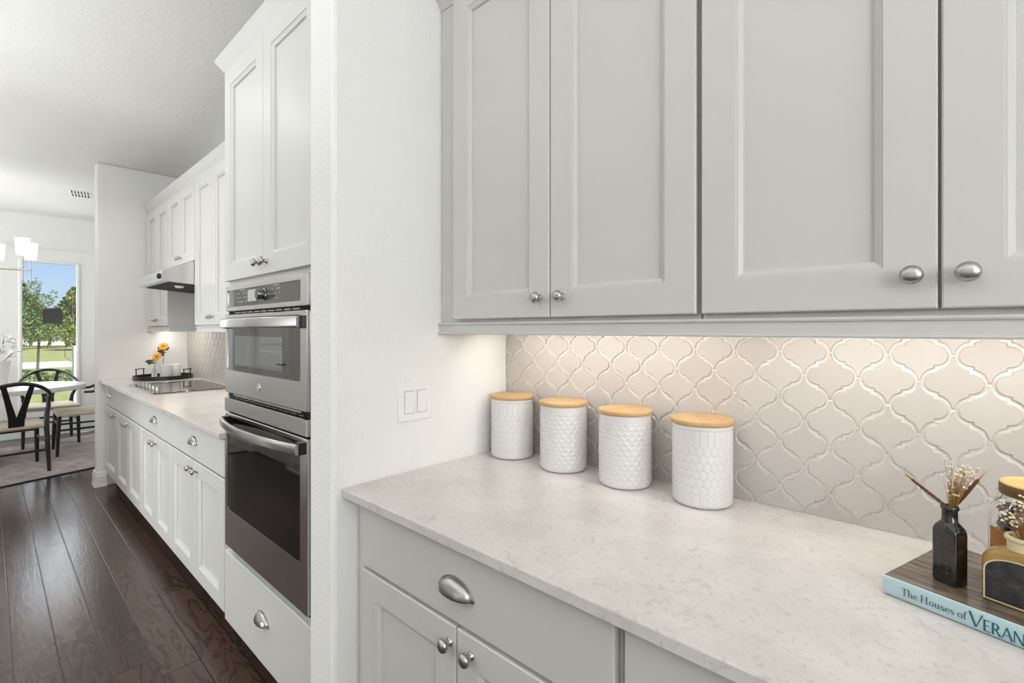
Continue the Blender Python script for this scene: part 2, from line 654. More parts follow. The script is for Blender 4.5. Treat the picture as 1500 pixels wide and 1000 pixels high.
def baseboard(mb, p0, p1, nrm, h=0.13, d=0.014):
    """profile swept from p0 to p1, standing off along nrm"""
    prof = [(0, 0), (d + 0.004, 0), (d + 0.004, 0.018), (d, 0.022), (d, h - 0.035), (d - 0.004, h - 0.028), (d - 0.005, h - 0.012), (d - 0.009, h), (0, h)]
    loops = []
    for p in (p0, p1):
        loops.append([(p[0] + nrm[0] * a, p[1] + nrm[1] * a, b) for a, b in prof])
    mb.loft(loops)


mb = MB()
baseboard(mb, (XF, 0.632), (XF, 0.70), (1, 0))
baseboard(mb, (XF - 0.137, 0.632), (XF + 0.013, 0.632), (0, -1))
struct('baseboard_stub', mb, 'trim_paint')
mb = MB()
baseboard(mb, (XD, DY1 + 0.07), (XD, 2.4), (1, 0))
baseboard(mb, (XD, -3.95), (XD, DY0 - 0.07), (1, 0))
struct('baseboard_dining', mb, 'trim_paint')
mb = MB()
baseboard(mb, (-6.35, YL), (PX0 - 0.07, YL), (0, 1))
baseboard(mb, (PX1 + 0.07, YL), (-3.7, YL), (0, 1))
struct('baseboard_left', mb, 'trim_paint')

# pantry door (seen mirrored in the oven glass)
mb = MB()
for x0, x1 in ((PX0 - 0.07, PX0), (PX1, PX1 + 0.07)):
    mb.box(x0, x1, YL, YL + 0.018, 0, PZ + 0.07)
mb.box(PX0, PX1, YL, YL + 0.018, PZ, PZ + 0.07)
struct('trim_1', mb, 'trim_paint', bevel=0.004)


mb = MB()
yd = YL - 0.03
mb.box(PX0, PX1, yd - 0.035, yd - 0.008, 0.01, PZ)
xs = (PX0, PX0 + 0.13, PX1 - 0.13, PX1)
zs = (0.01, 0.25, 0.95, 1.12, 1.85, PZ)
mb.box(xs[0], xs[1], yd - 0.01, yd, zs[0], PZ)
mb.box(xs[2], xs[3], yd - 0.01, yd, zs[0], PZ)
for z0, z1 in ((zs[0], zs[1]), (zs[2], zs[3]), (zs[4], zs[5])):
    mb.box(xs[1], xs[2], yd - 0.01, yd, z0, z1)
for z0, z1 in ((0.32, 0.88), (1.19, 1.78)):
    mb.box(xs[1] + 0.06, xs[2] - 0.06, yd - 0.01, yd - 0.002, z0, z1)
d2 = struct('door_2', mb, 'trim_paint', bevel=0.004)
mb = MB()
mb.lathe([(0.026, 0), (0.026, 0.008), (0.010, 0.012), (0.010, 0.05)], (PX1 - 0.07, yd, 1.0), (0, 1, 0), 20)
mb.tube([(PX1 - 0.07, yd + 0.05, 1.0), (PX1 - 0.19, yd + 0.05, 1.0)], 0.009, 10)
part('door_handle', mb, 'black_metal', d2, smooth=40)

# glazed dining door: two leaves, the right leaf in view
mb = MB()
mb.box(XD, XD + 0.018, DY0 - 0.07, DY0, 0, DZ1 + 0.07)
mb.box(XD, XD + 0.018, DY1, DY1 + 0.07, 0, DZ1 + 0.07)
mb.box(XD, XD + 0.018, DY0, DY1, DZ1, DZ1 + 0.012)
struct('trim_2', mb, 'trim_paint', bevel=0.003)


def door_leaf(name, y0, y1, gy0, gy1, gz0, gz1):
    xf = XD - 0.02
    mb = MB()
    mb.box(xf - 0.045, xf, y0, gy0, 0.01, DZ1)
    mb.box(xf - 0.045, xf, gy1, y1, 0.01, DZ1)
    mb.box(xf - 0.045, xf, gy0, gy1, 0.01, gz0)
    mb.box(xf - 0.045, xf, gy0, gy1, gz1, DZ1)
    b = 0.028
    loops = []
    for g, x in ((b, xf - 0.002), (b, xf + 0.008), (b - 0.005, xf + 0.012), (0.003, xf + 0.012), (-0.004, xf + 0.002), (-0.004, xf - 0.03)):
        loops.append([(x, gy0 - g, gz0 - g), (x, gy1 + g, gz0 - g), (x, gy1 + g, gz1 + g), (x, gy0 - g, gz1 + g)])
    mb.loft(loops, False, False)
    d = struct(name, mb, 'trim_paint')
    part('pane', MB().box(xf - 0.026, xf - 0.02, gy0, gy1, gz0, gz1), 'window_glass', d)
    return d


GY0, GY1, GZ0, GZ1 = 0.285, 0.79, 0.38, 2.185
door_leaf('door_1', 0.07, DY1 - 0.005, GY0, GY1, GZ0, GZ1)
door_leaf('door_3', DY0 + 0.005, 0.066, -0.66, -0.145, GZ0, GZ1)


# ------------------------------------------------------------------ cabinet joinery
def shaker(mb, x0, x1, z0, z1, yf, stile=0.070, th=0.02):
    """shaker door facing -Y with a stepped bead round a recessed panel"""
    prof = [(0, yf + th), (0, yf + 0.0025), (0.0025, yf), (stile - 0.004, yf), (stile - 0.0025, yf + 0.003),
            (stile, yf + 0.003), (stile + 0.0075, yf + 0.0085), (stile + 0.0082, yf + 0.0150), (stile + 0.0090, yf + 0.0152)]
    loops = []
    for i, y in prof:
        loops.append([(x0 + i, y, z0 + i), (x1 - i, y, z0 + i), (x1 - i, y, z1 - i), (x0 + i, y, z1 - i)])
    mb.loft(loops)
    return mb


def slab(mb, x0, x1, z0, z1, yf, th=0.02, e=0.0035):
    loops = []
    for i, y in ((0, yf + th), (0, yf + e), (e * 0.3, yf + e * 0.3), (e, yf)):
        loops.append([(x0 + i, y, z0 + i), (x1 - i, y, z0 + i), (x1 - i, y, z1 - i), (x0 + i, y, z1 - i)])
    mb.loft(loops)
    return mb


KNOB = [(0.0095, 0), (0.0095, 0.002), (0.0065, 0.004), (0.0058, 0.010), (0.0075, 0.014), (0.0125, 0.0165), (0.0146, 0.0195),
        (0.0145, 0.0225), (0.0125, 0.0262), (0.0085, 0.0286), (0.004, 0.0296), (0.0, 0.0298)]
_knob = {}


def knob(parent, x, y, z):
    mb = MB().lathe(KNOB, (x, y, z), '-y', 28)
    return part('knob', mb, 'nickel', parent, smooth=60)


def cup_pull(parent, x, y, z, w=0.098, p=0.024, h=0.034):
    mb = MB()
    nu, nv = 28, 12
    zb = z - h * 0.5
    loops = []
    for j in range(nv + 1):
        b = PI / 2 * j / nv
        row = []
        for i in range(nu + 1):
            a = PI * i / nu
            r = math.sin(a) ** 0.85 if 0 < i < nu else 0.0
            row.append((x + w / 2 * math.cos(a), y - 0.001 - p * r * math.sin(b), zb + h * r * math.cos(b)))
        loops.append(row)
    mb.loft(loops, False, False, False)
    # flange round the dome and the two screw ears
    fl = []
    for k in range(2):
        row = []
        for i in range(nu + 1):
            a = PI * i / nu
            g = 1.0 + 0.10 * k
            row.append((x + w / 2 * g * math.cos(a), y - 0.0012, zb + h * (math.sin(a) ** 0.85 if 0 < i < nu else 0) * g - 0.001 * k))
        fl.append(row)
    mb.loft(fl, False, False, False)
    for s in (-1, 1):
        mb.lathe([(0.0065, 0), (0.0065, 0.002), (0.004, 0.003)], (x + s * w * 0.515, y, zb + 0.003), '-y', 16)
    return part('cup_pull', mb, 'nickel', parent, smooth=60, solid=0.0016, normals=False)


def cab_door(parent, x0, x1, z0, z1, yf, kx=None, kz=None, paint='cabinet_paint'):
    d = part('door', shaker(MB(), x0, x1, z0, z1, yf), paint, parent)
    if kx is not None:
        knob(d, kx, yf, kz)
    return d


def cab_drawer(parent, x0, x1, z0, z1, yf, pull=True, pz=None, paint='cabinet_paint'):
    d = part('drawer', slab(MB(), x0, x1, z0, z1, yf), paint, parent)
    if pull:
        cup_pull(d, (x0 + x1) / 2, yf, pz if pz else (z0 + z1) / 2)
    return d


GAPX = 0.0035
# ---- near upper cabinets
UF, UFR = 0.972, 0.992      # door face, face frame
UZ0, UZ1 = 1.374, 2.372
ka = UF / 0.965


def upper(label, x0, x1, doors, z0=UZ0, z1=UZ1, frame0=None, fy=UF, knobz=None, body_z0=None, group=None, paint='cabinet_paint'):
    t = thing('wall_cabinet', label, 'cabinet', ((x0 + x1) / 2, YW - 0.001, z0 - 0.01), 0, group)
    fr = fy + 0.02
    bz = z0 - 0.010 if body_z0 is None else body_z0
    mb = MB()
    mb.box(frame0 if frame0 is not None else x0, x1, fr, fr + 0.02, bz, z1 + 0.02)
    mb.box(x0, x1, fr + 0.02, YW - 0.001, bz, z1 + 0.02)
    part('body', mb, paint, t)
    for a, b, kx in doors:
        cab_door(t, a, b, z0, z1, fy, kx, knobz if knobz else z0 + 0.051, paint)
    return t


N1 = -0.3915
upper('light grey double wall cabinet over the four canisters, against the switch wall', XS + 0.003, N1 - 0.003,
      [(-1.152, -0.7740, -0.806), (-0.7710, -0.397, -0.733)], paint='grey_cabinet_paint')
upper('light grey double wall cabinet at the right, above the book and bottles', N1 + 0.003, 0.355,
      [(-0.386, -0.0287, -0.0585), (-0.0247, 0.345, 0.0045)], paint='grey_cabinet_paint')

# light rail moulding under the near wall cabinets
prof = [(0.012, 1.3635), (-0.006, 1.3635), (-0.0075, 1.3600), (-0.006, 1.3570), (-0.002, 1.3560), (-0.002, 1.3350), (-0.006, 1.3340), (-0.0075, 1.3310), (-0.006, 1.3280), (0.012, 1.3280)]


def moulding(mb, prof, x0, x1, y):
    mb.loft([[(x, y + a, z) for a, z in prof] for x in (x0, x1)])
    return mb


o = part('light_rail', moulding(MB(), prof, XS + 0.001, 0.355, UFR - 0.006), 'grey_cabinet_paint', bevel=None)
tag(o, 'grey light rail moulding running under the near wall cabinets', 'moulding')


def crown(mb, x0, x1, y, z, left_return=None, right_return=False):
    prof = [(-0.0004, -0.005), (-0.003, -0.005), (-0.006, 0.002), (-0.014, 0.014), (-0.026, 0.030), (-0.040, 0.051), (-0.044, 0.056), (-0.044, 0.065), (-0.043, 0.066), (-0.0004, 0.066)]
    if left_return is None:
        mb.loft([[(x, y + a, z + b) for a, b in prof] for x in (x0, x1)])
    else:
        # mitred corner at x0 then back along the side to y = left_return
        l0 = [(x0 + min(a, 0.02), left_return, z + b) for a, b in prof]
        l1 = [(x0 + a, y + a, z + b) for a, b in prof]
        l2 = [(x1, y + a, z + b) for a, b in prof]
        mb.loft([l0, l1, l2])
    return mb


o = part('crown_moulding', crown(MB(), XS + 0.001, 0.355, UFR, 2.366), 'grey_cabinet_paint')
tag(o, 'grey crown moulding along the top of the near wall cabinets', 'moulding')

# ---- under cabinet led bars
def led(label, x0, x1, y, z, power):
    t = thing('under_cabinet_light', label, 'light', ((x0 + x1) / 2, y, z))
    part('housing', MB().box(x0, x1, y - 0.016, y + 0.016, z - 0.008, z), 'white_plastic', t, bevel=0.002)
    part('diffuser', MB().box(x0 + 0.006, x1 - 0.006, y - 0.012, y + 0.012, z - 0.011, z - 0.0081), 'led_diffuser', t)
    area('led_glow', ((x0 + x1) / 2, y, z - 0.013), (0, 0.7, -1), x1 - x0 - 0.02, 0.02, power, (1.0, 0.955, 0.91))
    return t


led('slim led bar lighting the tiles behind the four canisters', -1.16, -0.42, 1.15, 1.363, 1.35)
led('slim led bar lighting the tiles behind the book and bottles', -0.36, 0.34, 1.15, 1.363, 1.35)

# ---- near base cabinets
BF, BFR = 0.680, 0.700
ZT, ZS = 0.914, 0.8895


def base_cab(label, x0, x1, doors, drawers, kz=0.668, frame0=None, group=None, pz=None, paint='cabinet_paint'):
    t = thing('base_cabinet', label, 'cabinet', ((x0 + x1) / 2, YW - 0.001, 0), 0, group)
    mb = MB()
    mb.box(frame0 if frame0 is not None else x0, x1, BFR, BFR + 0.02, 0.115, ZS - 0.0005)
    mb.box(x0, x1, BFR + 0.02, YW - 0.001, 0.115, ZS - 0.0005)
    part('body', mb, paint, t)
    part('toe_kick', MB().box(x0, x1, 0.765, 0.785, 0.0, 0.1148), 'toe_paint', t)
    for a, b, kx in doors:
        cab_door(t, a, b, 0.145, 0.7065, BF, kx, kz, paint)
    for a, b, pull in drawers:
        cab_drawer(t, a, b, 0.716, 0.874, BF, pull, pz, paint)
    return t


base_cab('grey base cabinet with cup pull drawer beneath the canisters, beside the switch wall', XS + 0.003, -0.4035,
         [(-1.178, -0.796, -0.8145), (-0.7925, -0.409, -0.7465)], [(-1.178, -0.409, True)], pz=0.797, paint='grey_cabinet_paint')
base_cab('grey base cabinet at the lower right edge, beneath the book', -0.3965, 0.40,
         [(-0.392, -0.003, -0.03), (0.003, 0.392, 0.03)], [(-0.392, 0.392, True)], pz=0.797, paint='grey_cabinet_paint')


def worktop(name, label, x0, x1):
    e = 0.003
    mb = MB()
    y0, y1 = 0.649, YW - 0.0005
    loops = []
    for i, z in ((e, ZS), (0, ZS + e), (0, ZT - e), (e * 0.3, ZT - e * 0.3), (e, ZT)):
        loops.append([(x0 + i * 0.2, y0 + i, z), (x1 - i, y0 + i, z), (x1 - i, y1, z), (x0 + i * 0.2, y1, z)])
    mb.loft(loops)
    o = part(name, mb, 'quartz')
    return tag(o, label, 'countertop')


worktop('quartz_worktop', 'pale speckled quartz worktop in the foreground under the canisters and book', XS + 0.0005, 0.43)


# ---- arabesque tile splashback
def arab_edge(n=9):
    """outline of one lantern tile, unit width and height, counter clockwise from the right point"""
    q = []
    cx, rx, ry = 0.256, 0.213, 0.224
    for i in range(n + 1):
        a = PI / 2 * i / n
        q.append((cx + rx * math.cos(a), ry * math.sin(a)))
    half = list(q)
    for x, y in reversed(q):
        half.append((0.5 - x, 0.5 - y))
    # half now runs from right point to top point
    pts = list(half)
    left = [(-x, y) for x, y in reversed(half)]
    pts += left
    low = [(x, -y) for x, y in reversed(pts)]
    pts += low[1:-1]
    return pts


def inset(poly, d):
    n = len(poly)
    out = []
    for i in range(n):
        p0, p1, p2 = Vector(poly[i - 1]), Vector(poly[i]), Vector(poly[(i + 1) % n])
        e1, e2 = (p1 - p0), (p2 - p1)
        e1 = e1.normalized() if e1.length > 1e-9 else e2.normalized()
        e2 = e2.normalized() if e2.length > 1e-9 else e1
        n1, n2 = Vector((-e1.y, e1.x)), Vector((-e2.y, e2.x))
        m = (n1 + n2)
        m = m.normalized() if m.length > 1e-6 else n1
        k = d / max(0.55, m.dot(n1))
        out.append((p1.x + m.x * k, p1.y + m.y * k))
    return out


def splashback(name, label, x0, x1, z0, z1, nseg=9):
    W, H = 0.1035, 0.1074
    base = [(x * W, y * H) for x, y in arab_edge(nseg)]
    nq = len(base) // 4

    def ins(d):
        raw = inset(base, d)
        q = []
        for i in range(nq + 1):
            f = 0.0 if i <= nq // 2 else (i - nq // 2) / (nq - nq // 2)
            k = 1.0 - 0.76 * f
            x = base[i][0] + (raw[i][0] - base[i][0]) * k
            y = base[i][1] + (raw[i][1] - base[i][1]) * (k if f else 1.0)
            q.append((max(x, 0.0004), max(y, 0.0)))
        q[-1] = (q[-1][0], base[nq][1] - d * 0.65)
        pts = q + [(-x, y) for x, y in reversed(q)]
        pts += [(x, -y) for x, y in reversed(pts)][1:-1]
        return pts

    o1, o2, o3, o4 = ins(0.0007), ins(0.0042), ins(0.0050), ins(0.0056)
    mb = MB()
    k0 = int((z0 - 0.968) / (H / 2)) - 3
    k1 = int((z1 - 0.968) / (H / 2)) + 3
    for k in range(k0, k1):
        zc = 0.968 + k * H / 2 - H / 2
        xo = -0.222 + (W / 2 if k % 2 else 0.0)
        i0 = int((x0 - xo) / W) - 2
        i1 = int((x1 - xo) / W) + 3
        for i in range(i0, i1):
            cx = xo + i * W
            loops = []
            for ol, y in ((o1, YB + 0.0046), (o2, YB + 0.0034), (o3, YB + 0.0006), (o4, YB)):
                loops.append([(cx + p[0], y, zc + p[1]) for p in ol])
            mb.loft(loops, False, True)
            nn = len(o1)
            for q in range(1, nn + 1):
                mb.mi[-1 - 3 * nn - 1 + q] = 2
    bm = bmesh.new()
    vs = [bm.verts.new(p) for p in mb.v]
    for f, mi in zip(mb.f, mb.mi):
        g = bm.faces.new([vs[i] for i in f])
        g.material_index = mi
        g.smooth = len(f) == 4
    for co, no in (((x0, 0, 0), (-1, 0, 0)), ((x1, 0, 0), (1, 0, 0)), ((0, 0, z0), (0, 0, -1)), ((0, 0, z1), (0, 0, 1))):
        g = bm.verts[:] + bm.edges[:] + bm.faces[:]
        bmesh.ops.bisect_plane(bm, geom=g, plane_co=co, plane_no=no, clear_outer=True)
    bmesh.ops.recalc_face_normals(bm, faces=bm.faces)
    # sheets facing into the room
    for f in bm.faces:
        if f.normal.y > 0.02:
            f.normal_flip()
    bm.faces.ensure_lookup_table()
    me = bpy.data.meshes.new(name)
    nf = len(bm.faces)
    q = [bm.verts.new(p) for p in ((x0, YB + 0.0042, z0), (x1, YB + 0.0042, z0), (x1, YB + 0.0042, z1), (x0, YB + 0.0042, z1))]
    gf = bm.faces.new(q)
    gf.material_index = 1
    bm.to_mesh(me)
    bm.free()
    me.materials.append(M['tile_glaze'])
    me.materials.append(M['grout'])
    me.materials.append(M['tile_edge'])
    me.set_sharp_from_angle(angle=math.radians(40))
    for p in me.polygons:
        if len(p.vertices) > 8:
            p.use_smooth = False
    o = bpy.data.objects.new(name, me)
    C.objects.link(o)
    return tag(o, label, 'backsplash')


splashback('tile_backsplash', 'glossy beige lantern shaped tiles behind the canisters and bottles', XS + 0.0005, 0.43, ZT + 0.0005, 1.36)
splashback('tile_backsplash', 'glossy beige lantern shaped tiles behind the far cooktop', XF + 0.0005, -2.262, ZT + 0.0005, 1.36, 5)

# ---- far wall cabinets
XO0, XO1 = -2.250, -1.415      # oven cabinet
F1, F2, F3 = -4.640, -3.900, -3.120
upper('light grey double wall cabinet left of the range hood, against the far stub wall', XF + 0.002, F1 - 0.0006, [(-5.395, -5.022, -5.05), (-5.018, -4.645, -4.99)])
upper('short light grey double cabinet above the steel range hood', F1 + 0.0006, F2 - 0.0006, [(-4.634, -4.273, -4.300), (-4.269, -3.906, -4.242)], z0=1.826, body_z0=1.820, knobz=1.872)
upper('light grey double wall cabinet right of the range hood', F2 + 0.0006, F3 - 0.0006, [(-3.893, -3.512, -3.540), (-3.508, -3.126, -3.480)])
upper('light grey double wall cabinet mostly hidden behind the tall oven cabinet', F3 + 0.0006, XO0 - 0.001, [(-3.113, -2.69, -2.715), (-2.686, -2.258, -2.66)])
for nm, x0, x1 in (('left of', XF + 0.002, F1 - 0.0006), ('right of', F2 + 0.0006, XO0 - 0.001)):
    mb = moulding(MB(), prof, x0, x1, UFR - 0.006)
    xe = x1 if nm == 'left of' else x0
    s = 1 if nm == 'left of' else -1
    mb.box(min(xe - s * 0.018, xe), max(xe - s * 0.018, xe), UFR + 0.006, YB - 0.002, 1.328, 1.3635)
    tag(part('light_rail', mb, 'cabinet_paint'), 'grey light rail moulding under the far cabinets %s the range hood' % nm, 'moulding')
tag(part('crown_moulding', crown(MB(), XF + 0.001, XO0 - 0.001, UFR, 2.388), 'cabinet_paint'), 'light grey crown moulding along the far cabinets above the hood', 'moulding')
led('slim led bar under the far wall cabinets beside the stub wall', -5.38, -4.68, 1.10, 1.363, 1.6)
led('slim led bar under the far wall cabinets beside the oven', -3.85, -2.30, 1.10, 1.363, 5.0)

# ---- far base cabinets
B1, B2, B3 = -4.832, -3.922, -3.174
base_cab('narrow base cabinet with one door and drawer beside the far stub wall', XF + 0.002, B1 - 0.0006, [(-5.385, -4.838, -4.868)], [(-5.385, -4.838, True)], pz=0.81)
base_cab('base cabinet with plain false drawer front under the cooktop', B1 + 0.0006, B2 - 0.0006, [(-4.826, -4.379, -4.405), (-4.375, -3.928, -4.335)], [(-4.826, -3.928, False)])
base_cab('two door base cabinet with cup pull drawer between cooktop base and the widest unit', B2 + 0.0006, B3 - 0.0006, [(-3.916, -3.550, -3.580), (-3.546, -3.180, -3.505)], [(-3.916, -3.180, True)], pz=0.81)
base_cab('two door base cabinet with cup pull drawer right beside the wall oven', B3 + 0.0006, XO0 - 0.001, [(-3.168, -2.735, -2.775), (-2.731, -2.298, -2.682)], [(-3.168, -2.298, True)], pz=0.81)
worktop('quartz_worktop', 'pale quartz worktop under the cooktop and round tray', XF + 0.0005, XO0 - 0.0015)

# ---- tall oven cabinet
t = thing('oven_cabinet', 'tall light grey cabinet housing the double wall oven', 'cabinet', ((XO0 + XO1) / 2, YW - 0.001, 0))
OF, OFR = 0.668, 0.688
mb = MB()
mb.box(XO0, XO0 + 0.020, OFR, YW - 0.001, 0.115, 2.42)
mb.box(XO1 - 0.020, -1.374, OFR, YW - 0.001, 0.115, 2.42)
mb.box(XO0 + 0.02, XO1 - 0.02, OFR, YW - 0.001, 1.522, 2.42)
mb.box(XO0 + 0.02, XO1 - 0.02, OFR, YW - 0.001, 0.115, 0.452)
mb.box(XO0 + 0.02, XO1 - 0.02, YW - 0.02, YW - 0.001, 0.452, 1.522)
mb.box(XO0 + 0.02, XO0 + 0.052, OFR, OFR + 0.02, 0.452, 1.522)
mb.box(XO1 - 0.034, XO1 - 0.02, OFR, OFR + 0.02, 0.452, 1.522)
part('body', mb, 'cabinet_paint', t)
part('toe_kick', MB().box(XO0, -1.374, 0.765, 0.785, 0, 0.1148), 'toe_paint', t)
xm = -1.833
cab_door(t, XO0 + 0.005, xm - 0.002, 1.540, 2.402, OF, xm - 0.034, 1.584)
cab_door(t, xm + 0.002, XO1 - 0.004, 1.540, 2.402, OF, xm + 0.034, 1.584)
cab_drawer(t, XO0 + 0.005, XO1 - 0.004, 0.146, 0.434, OF, True, 0.318)
tag(part('crown_moulding', crown(MB(), XO0, -1.374, OFR, 2.400, UFR - 0.05), 'cabinet_paint'), 'light grey crown moulding on top of the tall oven cabinet', 'moulding')

# ---- double wall oven
OX0, OX1 = -2.196, -1.452
t = thing('wall_oven', 'stainless steel double wall oven with two glass doors', 'oven', ((OX0 + OX1) / 2, 0.70, 0.455))
mb = MB()
mb.box(OX0 + 0.004, OX1 - 0.004, 0.674, 1.25, 0.456, 1.518)
part('case', mb, 'dark_gap', t)
# side trims left and right of the doors
part('side_trim', MB().box(OX0 - 0.008, OX0 + 0.004, 0.668, 0.686, 0.456, 1.518), 'steel_dark', t, bevel=0.001)
part('side_trim', MB().box(OX1 - 0.004, OX1 + 0.012, 0.668, 0.686, 0.456, 1.518), 'steel_dark', t, bevel=0.001)
YO = 0.655


def frame_panel(mb, x0, x1, z0, z1, hx0, hx1, hz0, hz1, yf, yb, r=0.012):
    """front plate with a rounded rectangular opening"""
    n = 6

    def rr(a0, a1, b0, b1, rad):
        pts = []
        for cx, cz, s in ((a1 - rad, b0 + rad, -PI / 2), (a1 - rad, b1 - rad, 0), (a0 + rad, b1 - rad, PI / 2), (a0 + rad, b0 + rad, PI)):
            for i in range(n + 1):
                a = s + PI / 2 * i / n
                pts.append((cx + rad * math.cos(a), cz + rad * math.sin(a)))
        return pts
    out = rr(x0, x1, z0, z1, 0.003)
    inn = rr(hx0, hx1, hz0, hz1, r)
    loops = [[(x, yb, z) for x, z in out], [(x, yf + 0.002, z) for x, z in out], [(x + (0.002 if x < (x0 + x1) / 2 else -0.002), yf, z + (0.002 if z < (z0 + z1) / 2 else -0.002)) for x, z in out],
             [(x, yf, z) for x, z in inn], [(x, yf + 0.003, z) for x, z in inn], [(x, yb, z) for x, z in inn]]
    mb.loft(loops, False, False)
    return mb


# control panel
cp = part('control_panel', frame_panel(MB(), OX0, OX1, 1.416, 1.515, OX0 + 0.020, OX1 - 0.052, 1.432, 1.498, YO + 0.003, 0.676, 0.006), 'steel', t, smooth=30)
part('panel_glass', MB().box(OX0 + 0.016, OX1 - 0.048, YO + 0.006, 0.672, 1.430, 1.500), 'panel_glass', cp)
part('display', MB().box(-1.958, -1.876, YO + 0.0048, YO + 0.0062, 1.447, 1.490), 'display', cp)
mb = MB()
mb.lathe([(0.021, 0), (0.021, 0.004), (0.0175, 0.006), (0.0175, 0.026), (0.0155, 0.029), (0.0, 0.0295)], (-1.795, YO + 0.006, 1.466), '-y', 28)
part('knob', mb, 'chrome_dark', cp, smooth=40)
for cx0, cols, tx0, tx1 in ((-2.06, 5, -2.045, -1.985), (-1.735, 4, -1.72, -1.67)):
    mb = MB()
    mb.box(tx0, tx1, YO + 0.0053, YO + 0.0061, 1.4925, 1.495)
    for i in range(cols):
        for j in range(3):
            if (i + j) % 4 == 3:
                continue
            x, z = cx0 + i * 0.020, 1.448 + j * 0.016
            mb.box(x, x + 0.010, YO + 0.0053, YO + 0.0061, z, z + 0.0035)
    part('button_marks', mb, 'panel_mark', cp)


def bow_handle(parent, z0, z1, x0, x1, yend, ymid, name='handle'):
    mb = MB()
    n = 24
    loops = []
    th = 0.013
    zm = (z0 + z1) / 2
    hz = (z1 - z0) / 2
    for i in range(n + 1):
        s = i / n
        x = x0 + (x1 - x0) * s
        y = yend + (ymid - yend) * (1 - (2 * s - 1) ** 2)
        loop = []
        for k in range(16):
            a = 2 * PI * k / 16
            ca, sa = math.cos(a), math.sin(a)
            loop.append((x, y + th / 2 - th / 2 * math.copysign(abs(ca) ** 0.5, ca), zm + hz * math.copysign(abs(sa) ** 0.45, sa)))
        loops.append(loop)
    mb.loft(loops)
    h = part(name, mb, 'steel_handle', parent, smooth=45)
    return h


# upper oven door
ud = part('oven_door', frame_panel(MB(), OX0, OX1, 1.092, 1.402, OX0 + 0.026, OX1 - 0.046, 1.182, 1.390, YO, 0.676, 0.010), 'steel', t, smooth=30)
part('door_glass', MB().box(OX0 + 0.022, OX1 - 0.042, YO + 0.002, 0.672, 1.180, 1.392), 'oven_glass', ud)
part('inner_window', MB().box(-2.085, -1.635, YO + 0.0012, YO + 0.0022, 1.205, 1.318), 'oven_window', ud)
bow_handle(ud, 1.349, 1.384, OX0 + 0.012, OX1 - 0.022, 0.632, 0.600)
for x in (OX0 + 0.022, OX1 - 0.040):
    part('handle_mount', MB().box(x - 0.008, x + 0.020, 0.640, YO + 0.002, 1.347, 1.386), 'black_plastic', ud, bevel=0.002)
mb = MB()
bx, bz = -1.838, 1.137
mb.lathe([(0.0155, 0), (0.0155, 0.0015), (0.0135, 0.002), (0.0135, 0.0012), (0.0, 0.0012)], (bx, YO, bz), '-y', 32)
for sx in (-1, 1):
    mb.tube([(bx + sx * 0.0015 + 0.0052 * math.cos(a) * sx, YO - 0.0016, bz + 0.0015 + 0.0075 * math.sin(a * 1.0)) for a in [i * 0.45 for i in range(12)]], 0.0008, 6)
mb.tube([(bx - 0.008, YO - 0.0016, bz - 0.004), (bx - 0.003, YO - 0.0016, bz - 0.007), (bx + 0.004, YO - 0.0016, bz - 0.006), (bx + 0.009, YO - 0.0016, bz - 0.001)], 0.0007, 6)
part('badge', mb, 'badge_silver', ud, smooth=40)
# vent strips
mb = MB()
for i in range(9):
    x = OX0 + 0.10 + i * 0.066
    mb.box(x, x + 0.052, YO + 0.006, 0.674, 1.4065, 1.4105)
part('vent_grille', mb, 'steel_dark', t)
part('vent_bar', MB().box(OX0 + 0.085, OX1 - 0.055, YO + 0.004, 0.674, 1.083, 1.0900), 'steel_handle', t, bevel=0.001)
mb = MB()
for i in range(12):
    x = OX0 + 0.09 + i * 0.052
    mb.box(x, x + 0.04, YO + 0.008, 0.674, 1.0745, 1.0765)
part('vent_grille', mb, 'steel_dark', t)
part('middle_panel', MB().box(OX0, OX1, YO - 0.002, 0.676, 1.017, 1.070), 'steel', t, bevel=0.0025)
# lower oven door
ld = part('oven_door', frame_panel(MB(), OX0, OX1, 0.474, 1.010, OX0 + 0.028, OX1 - 0.048, 0.622, 0.996, YO, 0.676, 0.010), 'steel', t, smooth=30)
part('door_glass', MB().box(OX0 + 0.024, OX1 - 0.044, YO + 0.002, 0.672, 0.620, 0.998), 'oven_glass_low', ld)
bow_handle(ld, 0.962, 0.995, OX0 + 0.012, OX1 - 0.026, 0.630, 0.592)
for x in (OX0 + 0.022, OX1 - 0.044):
    part('handle_mount', MB().box(x - 0.008, x + 0.020, 0.640, YO + 0.002, 0.960, 0.997), 'black_plastic', ld, bevel=0.002)

# ---- range hood
t = thing('range_hood', 'slanted stainless steel range hood under the short cabinet', 'hood', (-4.27, YW - 0.001, 1.63))
hx0, hx1 = F1 + 0.003, F2 - 0.003
sec = [(YB - 0.001, 1.8195), (0.962, 1.8195), (0.788, 1.737), (0.788, 1.671), (0.80, 1.668), (YB - 0.001, 1.630)]
mb = MB()
mb.loft([[(x, y, z) for y, z in sec] for x in (hx0, hx1)])
part('hood_body', mb, 'steel', t, bevel=0.002)
mb = MB()
mb.loft([[(x, y, z + o) for x, o in ((hx0 + 0.03, -0.004), (hx1 - 0.03, -0.004), (hx1 - 0.03, 0.001), (hx0 + 0.03, 0.001))] for y, z in ((0.83, 1.6660), (1.25, 1.6330))])
part('filter', mb, 'vent_dark', t)
mb = MB()
mb.lathe([(0.019, 0), (0.019, 0.006), (0.014, 0.012), (0, 0.0125)], (hx1 - 0.085, 0.788, 1.706), '-y', 24)
part('control_knob', mb, 'black_plastic', t, smooth=40)
mb = MB()
for k in range(3):
    mb.box(hx0 + 0.33 + k * 0.04, hx0 + 0.355 + k * 0.04, 0.7865, 0.788, 1.700, 1.706)
